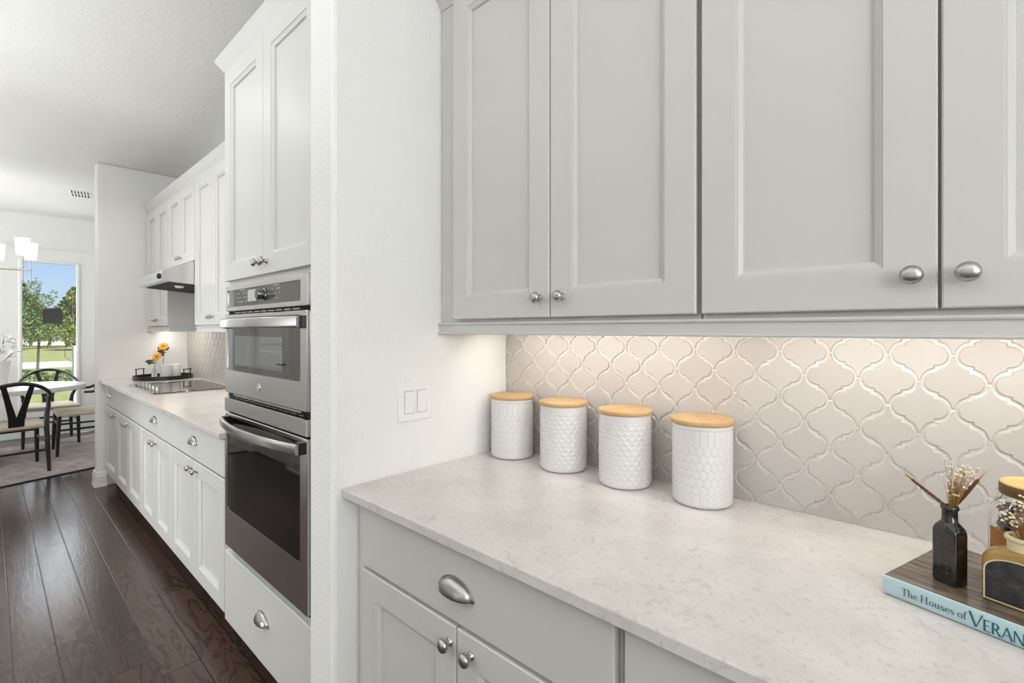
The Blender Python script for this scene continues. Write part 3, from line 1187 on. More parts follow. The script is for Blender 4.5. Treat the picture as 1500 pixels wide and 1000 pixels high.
part('button_marks', mb, 'panel_mark', t)
mb = MB()
mb.lathe([(0.03, 0), (0.028, 0.012), (0.02, 0.02), (0, 0.022)], (hx1 - 0.20, 0.93, 1.661), (0, 0, -1), 20)
part('lamp', mb, 'white_plastic', t, smooth=40)

# ---- cooktop
t = thing('cooktop', 'black glass cooktop with front knobs set in the far worktop', 'cooktop', (-4.31, 0.99, ZT))
part('glass', MB().box(-4.70, -3.93, 0.745, 1.225, ZT + 0.0005, ZT + 0.007), 'cooktop_glass', t, bevel=0.002)
mb = MB()
mb.box(-4.712, -3.918, 0.733, 0.7448, ZT + 0.0005, ZT + 0.008)
mb.box(-4.712, -4.7002, 0.745, 1.236, ZT + 0.0005, ZT + 0.008)
part('steel_trim', mb, 'steel_handle', t, bevel=0.001)
for kx, ky in ((-4.53, 0.80), (-4.42, 0.80), (-4.31, 0.80), (-4.20, 0.80), (-4.09, 0.80)):
    mb = MB().lathe([(0.018, 0), (0.018, 0.003), (0.013, 0.005), (0.0125, 0.016), (0.015, 0.018), (0.015, 0.025), (0.0, 0.026)], (kx, ky, ZT + 0.007), 'z', 20)
    part('knob', mb, 'nickel', t, smooth=40)

# ---- tray with mugs and flowers
TX, TY = -5.15, 1.05
t = thing('serving_tray', 'round black tray with two wire handles behind the cooktop', 'tray', (TX, TY, ZT))
mb = MB()
mb.loft([circ(TX, TY, ZT + 0.001, 0.212, 48), circ(TX, TY, ZT + 0.001, 0.216, 48), circ(TX, TY, ZT + 0.034, 0.216, 48), circ(TX, TY, ZT + 0.034, 0.210, 48), circ(TX, TY, ZT + 0.010, 0.208, 48)])
part('tray_body', mb, 'black_wood', t, smooth=40)
for ang in (math.radians(222), math.radians(42)):
    ca, sa = math.cos(ang), math.sin(ang)
    ends = []
    for s in (-1, 1):
        a2 = ang + s * 0.20
        ends.append((TX + 0.214 * math.cos(a2), TY + 0.214 * math.sin(a2)))
    mb = MB()
    p = [(ends[0][0], ends[0][1], ZT + 0.02), (ends[0][0], ends[0][1], ZT + 0.085)]
    q = [(ends[1][0], ends[1][1], ZT + 0.085), (ends[1][0], ends[1][1], ZT + 0.02)]
    mb.tube(p, 0.004, 8)
    mb.tube(q, 0.004, 8)
    dx, dy = (ends[1][0] - ends[0][0]) * 0.12, (ends[1][1] - ends[0][1]) * 0.12
    mb.tube([(p[1][0] - dx, p[1][1] - dy, ZT + 0.085), (q[0][0] + dx, q[0][1] + dy, ZT + 0.085)], 0.004, 8)
    part('handle', mb, 'black_metal', t, smooth=40)
ZTR = ZT + 0.0105


def mug(label, x, y, r, h, mat):
    t = thing('mug', label, 'mug', (x, y, ZTR), 0, 'white mugs on the tray')
    mb = MB().lathe([(r * 0.8, 0), (r * 0.97, 0.004), (r, 0.012), (r, h - 0.002), (r - 0.002, h), (r - 0.004, h - 0.002), (r - 0.004, 0.008), (0, 0.007)], (x, y, ZTR), 'z', 32)
    part('cup', mb, mat, t, smooth=40)
    return t


mug('white mug left of its twin on the round tray', -5.020, 1.041, 0.043, 0.118, 'ceramic')
mug('off-white mug right of its twin on the round tray', -5.097, 1.124, 0.043, 0.115, 'ceramic_dull')


def flower_vase(x, y, h, lab1, lab2, fx, fy, fz, fr, leaves):
    t = thing('bud_vase', lab1, 'vase', (x, y, ZTR), 0, 'glass bud vases on the tray')
    mb = MB().lathe([(0.018, 0), (0.022, 0.006), (0.022, h * 0.55), (0.014, h * 0.8), (0.013, h), (0.0115, h), (0.0125, h * 0.8), (0.020, h * 0.53), (0.020, 0.008), (0, 0.007)], (x, y, ZTR), 'z', 24)
    part('glass', mb, 'clear_glass', t, smooth=40)
    f = thing('flower', lab2, 'flower', (x, y, ZTR + 0.02), 0, 'yellow flowers on the tray')
    mb = MB().tube([(x, y, ZTR + 0.012), (x, y, ZTR + h), (x + (fx - x) * 0.5, y + (fy - y) * 0.5, (ZTR + h) * 0.45 + fz * 0.55), (fx, fy, fz)], 0.0025, 6)
    part('stem', mb, 'stem', f, smooth=60)
    d = Vector((0.55, -0.62, 0.55)).normalized()
    a = d.orthogonal().normalized()
    b = d.cross(a)
    c = Vector((fx, fy, fz))
    mb = MB()
    for layer in range(3):
        n = 14
        for k in range(n):
            an = 2 * PI * (k + layer * 0.33) / n + random.uniform(-0.1, 0.1)
            u = a * math.cos(an) + b * math.sin(an)
            s = d.cross(u)
            L = fr * (1 - layer * 0.2) * random.uniform(0.9, 1.08)
            lift = 0.25 + layer * 0.3
            p0 = c + d * 0.003 * layer
            p1 = p0 + u * L * 0.55 + d * L * lift * 0.35
            p2 = p0 + u * L + d * L * lift * 0.45
            wd = L * 0.19
            mb.add([p0 - s * wd * 0.4, p0 + s * wd * 0.4, p1 + s * wd, p2 + s * wd * 0.35, p2 - s * wd * 0.35, p1 - s * wd], [(0, 1, 2, 3, 4, 5)])
    part('petals', mb, 'petal', f, solid=0.0008, normals=False)
    part('flower_centre', MB().ball(c + d * 0.006, fr * 0.24, 10, 6), 'petal_core', f, smooth=60)
    mb = MB()
    for lx, ly, lz, L, an in leaves:
        p = Vector((lx, ly, lz))
        u = Vector((math.cos(an) * 0.7, math.cos(an) * 0.7, math.sin(an))).normalized()
        s = u.cross(Vector((0.6, -0.6, 0.2))).normalized()
        mb.add([p, p + u * L * 0.4 + s * L * 0.22, p + u * L, p + u * L * 0.45 - s * L * 0.22], [(0, 1, 2, 3)])
    part('leaves', mb, 'leaf', f, solid=0.001, normals=False)


fl2 = []
for k in range(22):
    fl2.append((-5.285 + random.uniform(-0.025, 0.025), 1.072 + random.uniform(-0.025, 0.025), 1.135 + random.uniform(-0.025, 0.03), random.uniform(0.03, 0.055), random.uniform(-0.4, PI + 0.4)))
flower_vase(-5.300, 1.079, 0.10, 'clear bud vase behind the mugs, holding the taller yellow flower', 'taller yellow flower with a dark leafy stem behind the mugs', -5.279, 1.078, 1.188, 0.048, fl2)
fl1 = []
for k in range(12):
    fl1.append((-5.185 + random.uniform(-0.03, 0.03), 0.975 + random.uniform(-0.02, 0.02), 1.062 + random.uniform(-0.015, 0.015), random.uniform(0.03, 0.05), random.uniform(PI * 0.8, PI * 1.1)))
flower_vase(-5.120, 0.978, 0.085, 'clear bud vase at the left front of the tray, holding the shorter yellow flower', 'shorter yellow flower at the left of the mugs with leaves trailing left', -5.163, 1.006, 1.104, 0.044, fl1)

# ------------------------------------------------------------------ light switch
t = thing('light_switch', 'white double rocker light switch on the side wall', 'light switch', (XS, 0.888, 1.064))
mb = MB()
y0, y1, z0, z1 = 0.828, 0.948, 1.065, 1.181
loops = []
for i, x in ((0, XS + 0.0003), (0, XS + 0.003), (0.004, XS + 0.006)):
    loops.append([(x, y0 + i, z0 + i), (x, y1 - i, z0 + i), (x, y1 - i, z1 - i), (x, y0 + i, z1 - i)])
mb.loft(loops)
part('plate', mb, 'white_plastic', t)
for yc in (0.8655, 0.9115):
    fr = MB().box(XS + 0.0058, XS + 0.0064, yc - 0.0185, yc + 0.0185, 1.0885, 1.158)
    part('rocker_gap', fr, 'panel_mark', t)
    mb = MB()
    loops = []
    for i, xa, xb in ((0, 0.006, 0.006), (0, 0.0072, 0.0090), (0.0015, 0.0080, 0.0100)):
        loops.append([(XS + xa, yc - 0.0165 + i, 1.0905 + i), (XS + xa, yc + 0.0165 - i, 1.0905 + i), (XS + xb, yc + 0.0165 - i, 1.156 - i), (XS + xb, yc - 0.0165 + i, 1.156 - i)])
    mb.loft(loops)
    part('rocker', mb, 'white_plastic', t)


# ------------------------------------------------------------------ canisters
def hexdist(px, py, w, h):
    """distance measure to the border of a pointed hexagon lattice (w across flats, h row pitch); 0 on border, 1 in the middle"""
    best = 9.0
    sec = 9.0
    r0 = math.floor(py / h)
    for r in (r0 - 1, r0, r0 + 1, r0 + 2):
        xo = (w / 2 if r % 2 else 0.0)
        c0 = math.floor((px - xo) / w)
        for c in (c0, c0 + 1):
            dx = (px - xo - c * w) / w
            dy = (py - r * h) / (h * 1.155)
            d = dx * dx + dy * dy
            if d < best:
                sec = best
                best = d
            elif d < sec:
                sec = d
    return math.sqrt(sec) - math.sqrt(best)


def canister_mesh(kind):
    R, Hh = 0.0715, 0.196
    nu, nv = 264, 150
    loops = []
    circum = 2 * PI * R
    # base
    prof_bottom = [(R - 0.010, 0.0), (R - 0.006, 0.0006), (R - 0.0025, 0.0030), (R - 0.0008, 0.0062)]
    for r, z in prof_bottom:
        loops.append([(r * math.cos(2 * PI * k / nu), r * math.sin(2 * PI * k / nu), z) for k in range(nu)])
    ncol = 26 if kind == 'honeycomb' else 24
    wcell = circum / ncol
    for j in range(nv + 1):
        z = 0.0095 + (Hh - 0.0125) * j / nv
        row = []
        for k in range(nu):
            a = 2 * PI * k / nu
            x = R * a
            d = 0.0
            if kind == 'honeycomb':
                hh = 0.0186
                if z > 0.183:
                    d = 0.0006 if z > 0.186 else -0.0005
                elif z > 0.147 or z < 0.030:
                    top = z > 0.147
                    # vertical grooves that continue the hexagon columns
                    r_ref = 7 if top else 1
                    xo = wcell / 2 if r_ref % 2 else 0.0
                    u = abs(((x - xo) / wcell + 0.5) % 1.0 - 0.5)
                    d = -0.0016 * max(0.0, 1 - (0.5 - u) / 0.12)
                else:
                    e = hexdist(x, z - 0.024, wcell, hh)
                    d = -0.0016 * max(0.0, 1 - e / 0.17)
                    d += 0.0002
            else:
                # overlapping pressed petals
                if 0.012 < z < 0.176:
                    hh = 0.0132
                    yy = (z - 0.012) / hh
                    r = math.floor(yy)
                    fz = yy - r
                    xo = 0.5 if r % 2 else 0.0
                    u = ((x / wcell) + xo + 0.5) % 1.0 - 0.5
                    arch = 0.72 - 0.50 * max(0.0, min(1.0, (abs(u) - 0.13) / 0.27)) 
                    d = 0.0012 * max(0.0, 1.0 - abs(fz - arch) / 0.30) ** 0.8 + 0.0004 * (fz < arch)
                    d -= 0.0004
            rr = R + d
            row.append((rr * math.cos(a), rr * math.sin(a), z))
        loops.append(row)
    for r, z in ((R - 0.0006, Hh - 0.0012), (R - 0.002, Hh), (R - 0.0045, Hh), (R - 0.006, Hh - 0.003), (R - 0.006, Hh - 0.03)):
        loops.append([(r * math.cos(2 * PI * k / nu), r * math.sin(2 * PI * k / nu), z) for k in range(nu)])
    return MB().loft(loops, True, True)


def canister(kind, label, x, y, rz):
    t = thing('canister', label, 'canister', (x, y, ZT + 0.0004), rz, 'white canisters with bamboo lids')
    part('jar_body', canister_mesh(kind), 'ceramic', t, world=False, smooth=180)
    mb = MB()
    r = 0.0748
    z = 0.1965
    mb.lathe([(r - 0.012, z - 0.012), (r - 0.011, z), (r - 0.003, z), (r - 0.0008, z + 0.001), (r, z + 0.003), (r, z + 0.0095), (r - 0.001, z + 0.0112), (r - 0.003, z + 0.0120), (0, z + 0.0121)], (0, 0, 0), 'z', 64)
    part('lid', mb, 'bamboo', t, world=False, smooth=50)
    return t


can1 = canister('honeycomb', 'white honeycomb canister with bamboo lid tucked into the wall corner', -1.131, 1.219, 0.4)
can3 = canister('petal', 'white canister with scalloped relief and bamboo lid, second from the wall corner', -0.912, 1.217, 0.2)
for src, label, x, y, rz in ((can3, 'white canister with scalloped relief beside the rightmost honeycomb one', -0.695, 1.213, 1.3),
                             (can1, 'white honeycomb canister with bamboo lid, nearest to the book', -0.481, 1.218, 2.1)):
    c = copy_tree(src)
    c.location = (x, y, ZT + 0.0004)
    c.rotation_euler = (0, 0, rz)
    c['label'] = label

# ------------------------------------------------------------------ book with lettered spine
BA = math.radians(-17.2)
bk = thing('book', 'thick coffee table book with pale blue lettered spine lying on the worktop', 'book', (-0.096, 0.990, ZT + 0.0004), BA)
BL, BD, BT = 0.285, 0.235, 0.0298
mb = MB()
# case: lower board, rounded spine, upper board as one wrap
sec = [(BD, 0.0), (0.004, 0.0), (0.0008, 0.0015), (-0.0005, 0.006), (-0.0010, BT / 2), (-0.0005, BT - 0.006), (0.0008, BT - 0.0015), (0.004, BT), (BD, BT), (BD, BT - 0.0028), (0.006, BT - 0.0028), (0.006, 0.0028), (BD, 0.0028)]
mb.loft([[(x, y, z) for y, z in sec] for x in (0.0, BL)])
part('cover', mb, 'book_cover', bk, world=False)
mb = MB()
ssec = [(0.0055, -0.00005), (0.0006, 0.0014), (-0.0009, 0.006), (-0.0014, BT / 2), (-0.0009, BT - 0.006), (0.0002, BT - 0.0016), (0.002, BT + 0.0002), (0.002, BT / 2)]
mb.loft([[(x, y, z) for y, z in ssec] for x in (-0.0003, BL + 0.0003)])
part('spine', mb, 'book_spine', bk, world=False)
part('pages', MB().box(0.004, BL - 0.004, 0.0062, BD - 0.004, 0.003, BT - 0.003), 'paper', bk, world=False)


def ribbon(mb, pts, ox, oz, sc, y):
    P = [(Vector((p[0], p[1])), p[2]) for p in pts]
    n = len(P)
    L, R_ = [], []
    for i in range(n):
        a = P[max(i - 1, 0)][0]
        b = P[min(i + 1, n - 1)][0]
        d = (b - a).normalized()
        nn = Vector((-d.y, d.x))
        L.append(P[i][0] + nn * P[i][1] / 2)
        R_.append(P[i][0] - nn * P[i][1] / 2)
    vs = [(ox + p.x * sc, y, oz + p.y * sc) for p in L] + [(ox + p.x * sc, y, oz + p.y * sc) for p in R_]
    mb.add(vs, [(i, i + 1, n + i + 1, n + i) for i in range(n - 1)])


def ell(cx, cy, rx, ry, a0, a1, thick, thin, n=20):
    out = []
    for i in range(n + 1):
        a = math.radians(a0 + (a1 - a0) * i / n)
        wd = thin + (thick - thin) * abs(math.cos(a)) ** 1.3
        out.append((cx + rx * math.cos(a), cy + ry * math.sin(a), wd))
    return out


def ser(x, y, wd=0.13, t=0.045):
    return [(x - wd, y, t), (x + wd, y, t)]


S = 0.13
GL = {
    'T': (0.80, [[(0.38, 0, S + .02), (0.38, 1, S + .02)], [(0.02, 0.975, .05), (0.74, 0.975, .05)], [(0.03, 0.98, .05), (0.03, 0.76, .03)], [(0.73, 0.98, .05), (0.73, 0.76, .03)], ser(0.38, 0.022, .17)]),
    'H': (1.00, [[(0.17, 0, S + .02), (0.17, 1, S + .02)], [(0.75, 0, S + .02), (0.75, 1, S + .02)], [(0.17, 0.52, .05), (0.75, 0.52, .05)], ser(0.17, 0.022, .15), ser(0.75, 0.022, .15), ser(0.17, 0.978, .15), ser(0.75, 0.978, .15)]),
    'h': (0.68, [[(0.13, 0, S), (0.13, 1.02, S)], [(0.17, 0.46, .04), (0.25, 0.585, .05), (0.37, 0.61, .08), (0.46, 0.55, .11), (0.49, 0.42, S), (0.49, 0, S)], ser(0.13, 0.022), ser(0.49, 0.022), [(0.02, 1.0, .04), (0.13, 1.0, .04)]]),
    'e': (0.56, [ell(0.28, 0.305, 0.20, 0.285, 8, 318, S, .045), [(0.08, 0.34, .045), (0.50, 0.34, .045)]]),
    'o': (0.64, [ell(0.31, 0.305, 0.22, 0.285, 0, 360, S, .045)]),
    'u': (0.70, [[(0.14, 0.62, S), (0.14, 0.2, S), (0.18, 0.06, .1), (0.28, 0.01, .06), (0.40, 0.06, .05), (0.47, 0.16, .04)], [(0.50, 0, S), (0.50, 0.62, S)], [(0.02, 0.6, .04), (0.14, 0.6, .04)], [(0.38, 0.6, .04), (0.5, 0.6, .04)], [(0.5, 0.02, .04), (0.64, 0.02, .04)]]),
    's': (0.50, [[(0.38, 0.50, .035), (0.33, 0.58, .05), (0.23, 0.60, .06), (0.12, 0.55, .1), (0.10, 0.44, .12), (0.18, 0.35, S), (0.32, 0.27, S), (0.39, 0.17, .12), (0.36, 0.06, .1), (0.24, 0.01, .06), (0.12, 0.04, .05), (0.07, 0.14, .035)]]),
    'f': (0.44, [[(0.15, 0, S), (0.15, 0.78, S), (0.18, 0.93, .1), (0.27, 1.02, .06), (0.38, 1.01, .06), (0.42, 0.93, .07)], [(0.0, 0.6, .045), (0.34, 0.6, .045)], ser(0.15, 0.022, .14)]),
    ' ': (0.30, []),
    'V': (0.78, [[(0.03, 1, .15), (0.40, 0.0, .13)], [(0.40, 0.0, .06), (0.77, 1, .075)]]),
    'E': (0.66, [[(0.12, 0, .14), (0.12, 1, .14)], [(0.1, 0.965, .07), (0.56, 0.965, .08)], [(0.1, 0.52, .065), (0.48, 0.52, .07)], [(0.1, 0.035, .07), (0.58, 0.035, .08)]]),
    'R': (0.78, [[(0.12, 0, .14), (0.12, 1, .14)], [(0.12, 0.965, .07)] + [(0.32 + 0.22 * math.sin(a), 0.74 + 0.225 * math.cos(a), .07 + .07 * abs(math.sin(a))) for a in [i * PI / 8 for i in range(9)]] + [(0.12, 0.515, .06)], [(0.34, 0.50, .12), (0.70, 0.0, .15)]]),
    'A': (0.86, [[(0.42, 1.0, .07), (0.05, 0.0, .07)], [(0.42, 1.0, .12), (0.80, 0.0, .15)], [(0.2, 0.33, .06), (0.66, 0.33, .06)]]),
    'N': (0.92, [[(0.12, 0, .07), (0.12, 1, .07)], [(0.12, 1, .13), (0.78, 0, .13)], [(0.78, 0, .07), (0.78, 1, .07)]]),
    'D': (0.90, [[(0.12, 0, .14), (0.12, 1, .14)], [(0.12, 0.965, .07)] + [(0.34 + 0.43 * math.sin(a), 0.5 + 0.465 * math.cos(a), .07 + .08 * abs(math.sin(a))) for a in [i * PI / 12 for i in range(13)]] + [(0.12, 0.035, .07)]]),
}


def write(mb, text, x, z, sc, y, stretch=1.0, track=0.0):
    for ch in text:
        adv, strokes = GL[ch]
        for st in strokes:
            ribbon(mb, [(p[0] * stretch, p[1], p[2]) for p in st], x, z, sc, y)
        x += (adv * stretch + track) * sc
    return x


def twidth(text, sc, stretch, track=0.0):
    return sum((GL[c][0] * stretch + track) * sc for c in text)


st = 0.0795 / twidth('The Houses of', 0.0112, 1.0)
mb = MB()
write(mb, 'The Houses of', 0.0252, 0.0098, 0.0112, -0.0017, st)
part('title_lettering', mb, 'book_ink_grey', bk, world=False, solid=0.0002, normals=False)
mb = MB()
write(mb, 'V', 0.1066, 0.0058, 0.0195, -0.0017, 0.96)
e1 = write(mb, 'ERANDA', 0.1215, 0.0050, 0.0160, -0.0017, 0.0303 / twidth('ERA', 0.016, 1.0))
part('title_lettering', mb, 'book_ink', bk, world=False, solid=0.0002, normals=False)
ZBK = ZT + 0.0004 + BT + 0.0004


# ------------------------------------------------------------------ bottles and jar on the book
def rrect(w_, d_, r, z, n=8):
    pts = []
    for cx, cy, s in ((w_ / 2 - r, -d_ / 2 + r, -PI / 2), (w_ / 2 - r, d_ / 2 - r, 0), (-w_ / 2 + r, d_ / 2 - r, PI / 2), (-w_ / 2 + r, -d_ / 2 + r, PI)):
        for i in range(n):
            a = s + PI / 2 * i / (n - 1)
            pts.append((cx + r * math.cos(a), cy + r * math.sin(a), z))
    full = []
    for i, p in enumerate(pts):
        q = pts[(i + 1) % len(pts)]
        full.append(p)
        if i % n == n - 1:
            full += [(p[0] + (q[0] - p[0]) * k / 7, p[1] + (q[1] - p[1]) * k / 7, z) for k in range(1, 7)]
    return full


def blend(L0, rad, z, f):
    """loop between a rounded rectangle and a circle"""
    out = []
    for x, y, _ in L0:
        a = math.atan2(y, x)
        out.append((x * (1 - f) + rad * math.cos(a) * f, y * (1 - f) + rad * math.sin(a) * f, z))
    return out


bt = thing('glass_bottle', 'small black square shouldered bottle standing on the book', 'bottle', (-0.0165, 1.0310, ZBK), math.radians(-34.5))
w_, d_ = 0.0350, 0.0265
R0 = rrect(w_, d_, 0.0035, 0)
loops = [[(p[0] * 0.9, p[1] * 0.9, 0.0) for p in R0], [(p[0] * 0.98, p[1] * 0.98, 0.0015) for p in R0], [(p[0], p[1], 0.004) for p in R0],
         [(p[0], p[1], 0.078) for p in R0], [(p[0] * 0.985, p[1] * 0.985, 0.082) for p in R0],
         blend(R0, 0.0125, 0.088, 0.35), blend(R0, 0.0110, 0.093, 0.75), blend(R0, 0.0100, 0.097, 1.0), blend(R0, 0.0098, 0.1145, 1.0), blend(R0, 0.0115, 0.1155, 1.0),
         blend(R0, 0.0118, 0.1185, 1.0), blend(R0, 0.0108, 0.1205, 1.0), blend(R0, 0.0084, 0.1205, 1.0), blend(R0, 0.0078, 0.112, 1.0), blend(R0, 0.0078, 0.09, 1.0)]
part('bottle_body', MB().loft(loops), 'black_bottle', bt, world=False, smooth=42)
mb = MB()
rr = random.Random(3)
for row in range(2):
    for k in range(8):
        xx = -0.006 + row * 0.011 + rr.uniform(-0.001, 0.001)
        zz = 0.016 + k * 0.0072
        pq = [(xx + rr.uniform(-0.0025, 0.0025), -d_ / 2 + 0.0001, zz + rr.uniform(0, 0.0045)) for _ in range(rr.choice((3, 4, 5)))]
        mb.tube(pq, 0.00035, 5)
part('embossing', mb, 'bottle_wear', bt, world=False, smooth=60)

b2 = thing('stoneware_bottle', 'tan stoneware bottle with dark arched label standing on the book', 'bottle', (0.0645, 1.0090, ZBK), math.radians(-19.5))
w_, d_ = 0.086, 0.042
R0 = rrect(w_, d_, 0.009, 0)
loops = [[(p[0] * 0.93, p[1] * 0.9, 0.0) for p in R0], [(p[0], p[1], 0.004) for p in R0], [(p[0], p[1], 0.056) for p in R0],
         [(p[0] * 0.985, p[1] * 0.99, 0.064) for p in R0], blend([(p[0] * 0.92, p[1] * 0.95, 0) for p in R0], 0.03, 0.072, 0.2), blend([(p[0] * 0.8, p[1] * 0.95, 0) for p in R0], 0.024, 0.078, 0.6),
         blend(R0, 0.0195, 0.0815, 1.0)]
part('bottle_body', MB().loft(loops), 'tan_stoneware', b2, world=False, smooth=50)
mb = MB().lathe([(0.0190, 0.0805), (0.0190, 0.094), (0.0215, 0.0955), (0.0220, 0.0985), (0.0205, 0.1010), (0.0175, 0.1010), (0.0165, 0.097), (0.0165, 0.083)], (0, 0, 0), 'z', 32)
part('neck', mb, 'cream_stoneware', b2, world=False, smooth=50)
# arched label with raised rim on the front face
hw, zb0, zsp, zt0 = 0.0385, 0.003, 0.044, 0.068
out = [(-hw, zb0), (hw, zb0)] + [(hw * math.cos(a), zsp + (zt0 - zsp) * math.sin(a) ** 0.8) for a in [PI * i / 20 for i in range(1, 20)]]
out = [(hw, zb0)] + [(hw, zsp)] + [(hw * math.cos(PI * i / 20), zsp + (zt0 - zsp) * math.sin(PI * i / 20) ** 0.8) for i in range(1, 20)] + [(-hw, zsp), (-hw, zb0)]
cxm, czm = 0.0, 0.035
yl = -d_ / 2
mb = MB()
mb.loft([[(x, yl + 0.001, z) for x, z in out], [(x, yl - 0.0012, z) for x, z in out],
         [(x * 0.955, yl - 0.0012, czm + (z - czm) * 0.955) for x, z in out], [(x * 0.95, yl - 0.0004, czm + (z - czm) * 0.95) for x, z in out]], True, True)
part('label_rim', mb, 'cream_stoneware', b2, world=False)
mb = MB()
mb.loft([[(x * 0.948, yl - 0.0003, czm + (z - czm) * 0.948) for x, z in out], [(x * 0.948, yl - 0.0008, czm + (z - czm) * 0.948) for x, z in out]])
part('label', mb, 'chalk_label', b2, world=False)

JX, JY = 0.088, 1.092
jr = thing('glass_jar', 'glass jar with wooden lid filled with dried petals behind the bottles', 'jar', (JX, JY, ZBK))
mb = MB().lathe([(0.050, 0), (0.057, 0.0027), (0.060, 0.0089), (0.060, 0.1062), (0.057, 0.1186), (0.049, 0.1292), (0.0445, 0.1345), (0.0445, 0.1416), (0.0415, 0.1416), (0.0415, 0.1345), (0.046, 0.1274), (0.054, 0.1168), (0.0572, 0.1053), (0.0572, 0.0106), (0.054, 0.0053), (0, 0.0044)], (JX, JY, ZBK), 'z', 48)
part('glass', mb, 'clear_glass', jr, smooth=50)
mb = MB().lathe([(0.040, 0.1420), (0.0475, 0.1420), (0.0480, 0.1443), (0.0480, 0.1566), (0.0470, 0.1584)], (JX, JY, ZBK), 'z', 40)
lid = part('lid', mb, 'lid_side', jr, smooth=40)
mb = MB().lathe([(0.0470, 0.1580), (0.0470, 0.1593), (0.0455, 0.1606), (0, 0.1608)], (JX, JY, ZBK), 'z', 40)
part('lid_top', mb, 'raw_wood', lid, smooth=40)


def petals(mb, n, cx, cy, r, z0, z1, size, rng):
    for _ in range(n):
        a = rng.uniform(0, 2 * PI)
        q = r * math.sqrt(rng.uniform(0.25, 1))
        p = Vector((cx + q * math.cos(a), cy + q * math.sin(a), rng.uniform(z0, z1)))
        u = Vector((rng.gauss(0, 1), rng.gauss(0, 1), rng.gauss(0, 1))).normalized()
        s = u.orthogonal().normalized()
        L = size * rng.uniform(0.6, 1.2)
        nrm = u.cross(s) * L * 0.25
        mb.add([p - u * L, p + s * L * 0.5 + nrm, p + u * L, p - s * L * 0.5 + nrm], [(0, 1, 2, 3)])


rng = random.Random(11)
mb = MB()
petals(mb, 420, JX, JY, 0.047, ZBK + 0.080, ZBK + 0.122, 0.007, rng)
petals(mb, 260, JX, JY, 0.048, ZBK + 0.02, ZBK + 0.09, 0.007, rng)
po = part('dried_petals', mb, 'potpourri_purple', jr, normals=False)
po['kind'] = 'stuff'
mb = MB()
petals(mb, 420, JX, JY, 0.047, ZBK + 0.014, ZBK + 0.095, 0.008, rng)
po = part('dried_bark', mb, 'potpourri_brown', jr, normals=False)
po['kind'] = 'stuff'
mb = MB()
petals(mb, 150, JX, JY, 0.048, ZBK + 0.07, ZBK + 0.118, 0.008, rng)
po = part('pale_petals', mb, 'dry_white', jr, normals=False)
po['kind'] = 'stuff'
mb = MB()
aj = math.radians(216)
mb.loft([[(JX + rr_ * math.cos(a), JY + rr_ * math.sin(a), z) for z, rr_ in ((ZBK + 0.045, 0.0610), (ZBK + 0.092, 0.0610), (ZBK + 0.092, 0.0616), (ZBK + 0.045, 0.0616))] for a in [aj - 0.28 + 0.56 * i / 8 for i in range(9)]])
part('paper_label', mb, 'paper_tag', jr)


# dried flowers in the bottles
def wheat(label, p0, p1, r, rng, awn):
    t = thing('wheat_ear', label, 'dried flower', p0, 0, 'dried stems in the black bottle')
    p0, p1 = Vector(p0), Vector(p1)
    d = (p1 - p0).normalized()
    mid = p0 + Vector((0, 0, 0.014)) + (p1 - p0) * 0.06
    d = (p1 - mid).normalized()
    mb = MB().tube([p0, p0 + Vector((0, 0, 0.008)), mid, mid + d * 0.01], 0.0011, 6)
    part('stem', mb, 'dry_stem', t, smooth=60)
    mb = MB()
    n = 22
    a = d.orthogonal().normalized()
    b = d.cross(a)
    for i in range(n):
        f = i / n
        c = mid + (p1 - mid) * f
        for s in range(4):
            an = s * PI / 2 + i * 0.6
            o = (a * math.cos(an) + b * math.sin(an))
            rad = r * (0.75 + 0.4 * math.sin(PI * min(1, f + 0.15)))
            g = c + o * rad * 0.5
            tip = g + d * r * 1.9 + o * rad * 0.45
            mb.tube([g - d * r * 0.3, g + d * r * 0.6 + o * rad * 0.25, tip], [r * 0.25, r * 0.38, r * 0.05], 5)
    part('grain_head', mb, 'wheat', t, smooth=60)
    mb = MB()
    for i in range(awn):
        f = rng.uniform(0.45, 1.0)
        c = mid + (p1 - mid) * f
        o = (a * rng.gauss(0, 1) + b * rng.gauss(0, 1)) * 0.12
        mb.tube([c, c + (d + o * 0.6) * 0.014, c + (d + o) * rng.uniform(0.022, 0.032)], [0.0004, 0.0003, 0.0001], 4)
    part('awns', mb, 'dry_stem', t, normals=True)


bz = ZBK + 0.112
RV = Vector((0.7328, 0.6804, 0))     # along the picture's width
rng = random.Random(5)
bc = Vector((-0.0165, 1.0310, bz - 0.012))
wheat('dark brown wheat ear leaning far left out of the black bottle', tuple(bc), tuple(bc + RV * -0.060 + Vector((0, 0, 0.062))), 0.0022, rng, 8)
wheat('bristly brown wheat ear leaning right out of the black bottle', tuple(bc + RV * 0.003), tuple(bc + RV * 0.044 + Vector((0.0, 0.0, 0.060))), 0.0028, rng, 14)


def blossoms(label, base, n, spread, h0, h1, rb, rng, lean=(0, 0, 0), group=None):
    t = thing('flower_sprig', label, 'dried flower', tuple(base), 0, group)
    ms, mf = MB(), MB()
    for i in range(n):
        h = rng.uniform(h0, h1)
        f = h / h1
        o = Vector((rng.gauss(0, 1) * spread * f, rng.gauss(0, 1) * spread * f, h)) + Vector(lean) * f
        p = Vector(base) + o
        q = Vector(base) + Vector((rng.uniform(-0.003, 0.003), rng.uniform(-0.003, 0.003), 0))
        ms.tube([q, q + (p - q) * 0.5 + Vector((0, 0, 0.004)), p], [0.0004, 0.00035, 0.0002], 4)
        mf.ball(p, rb * rng.uniform(0.75, 1.2), 8, 5, sz=0.75)
    part('stems', ms, 'dry_stem', t)
    s = part('blossoms', mf, 'dry_white', t, smooth=60)
    s['kind'] = 'stuff'


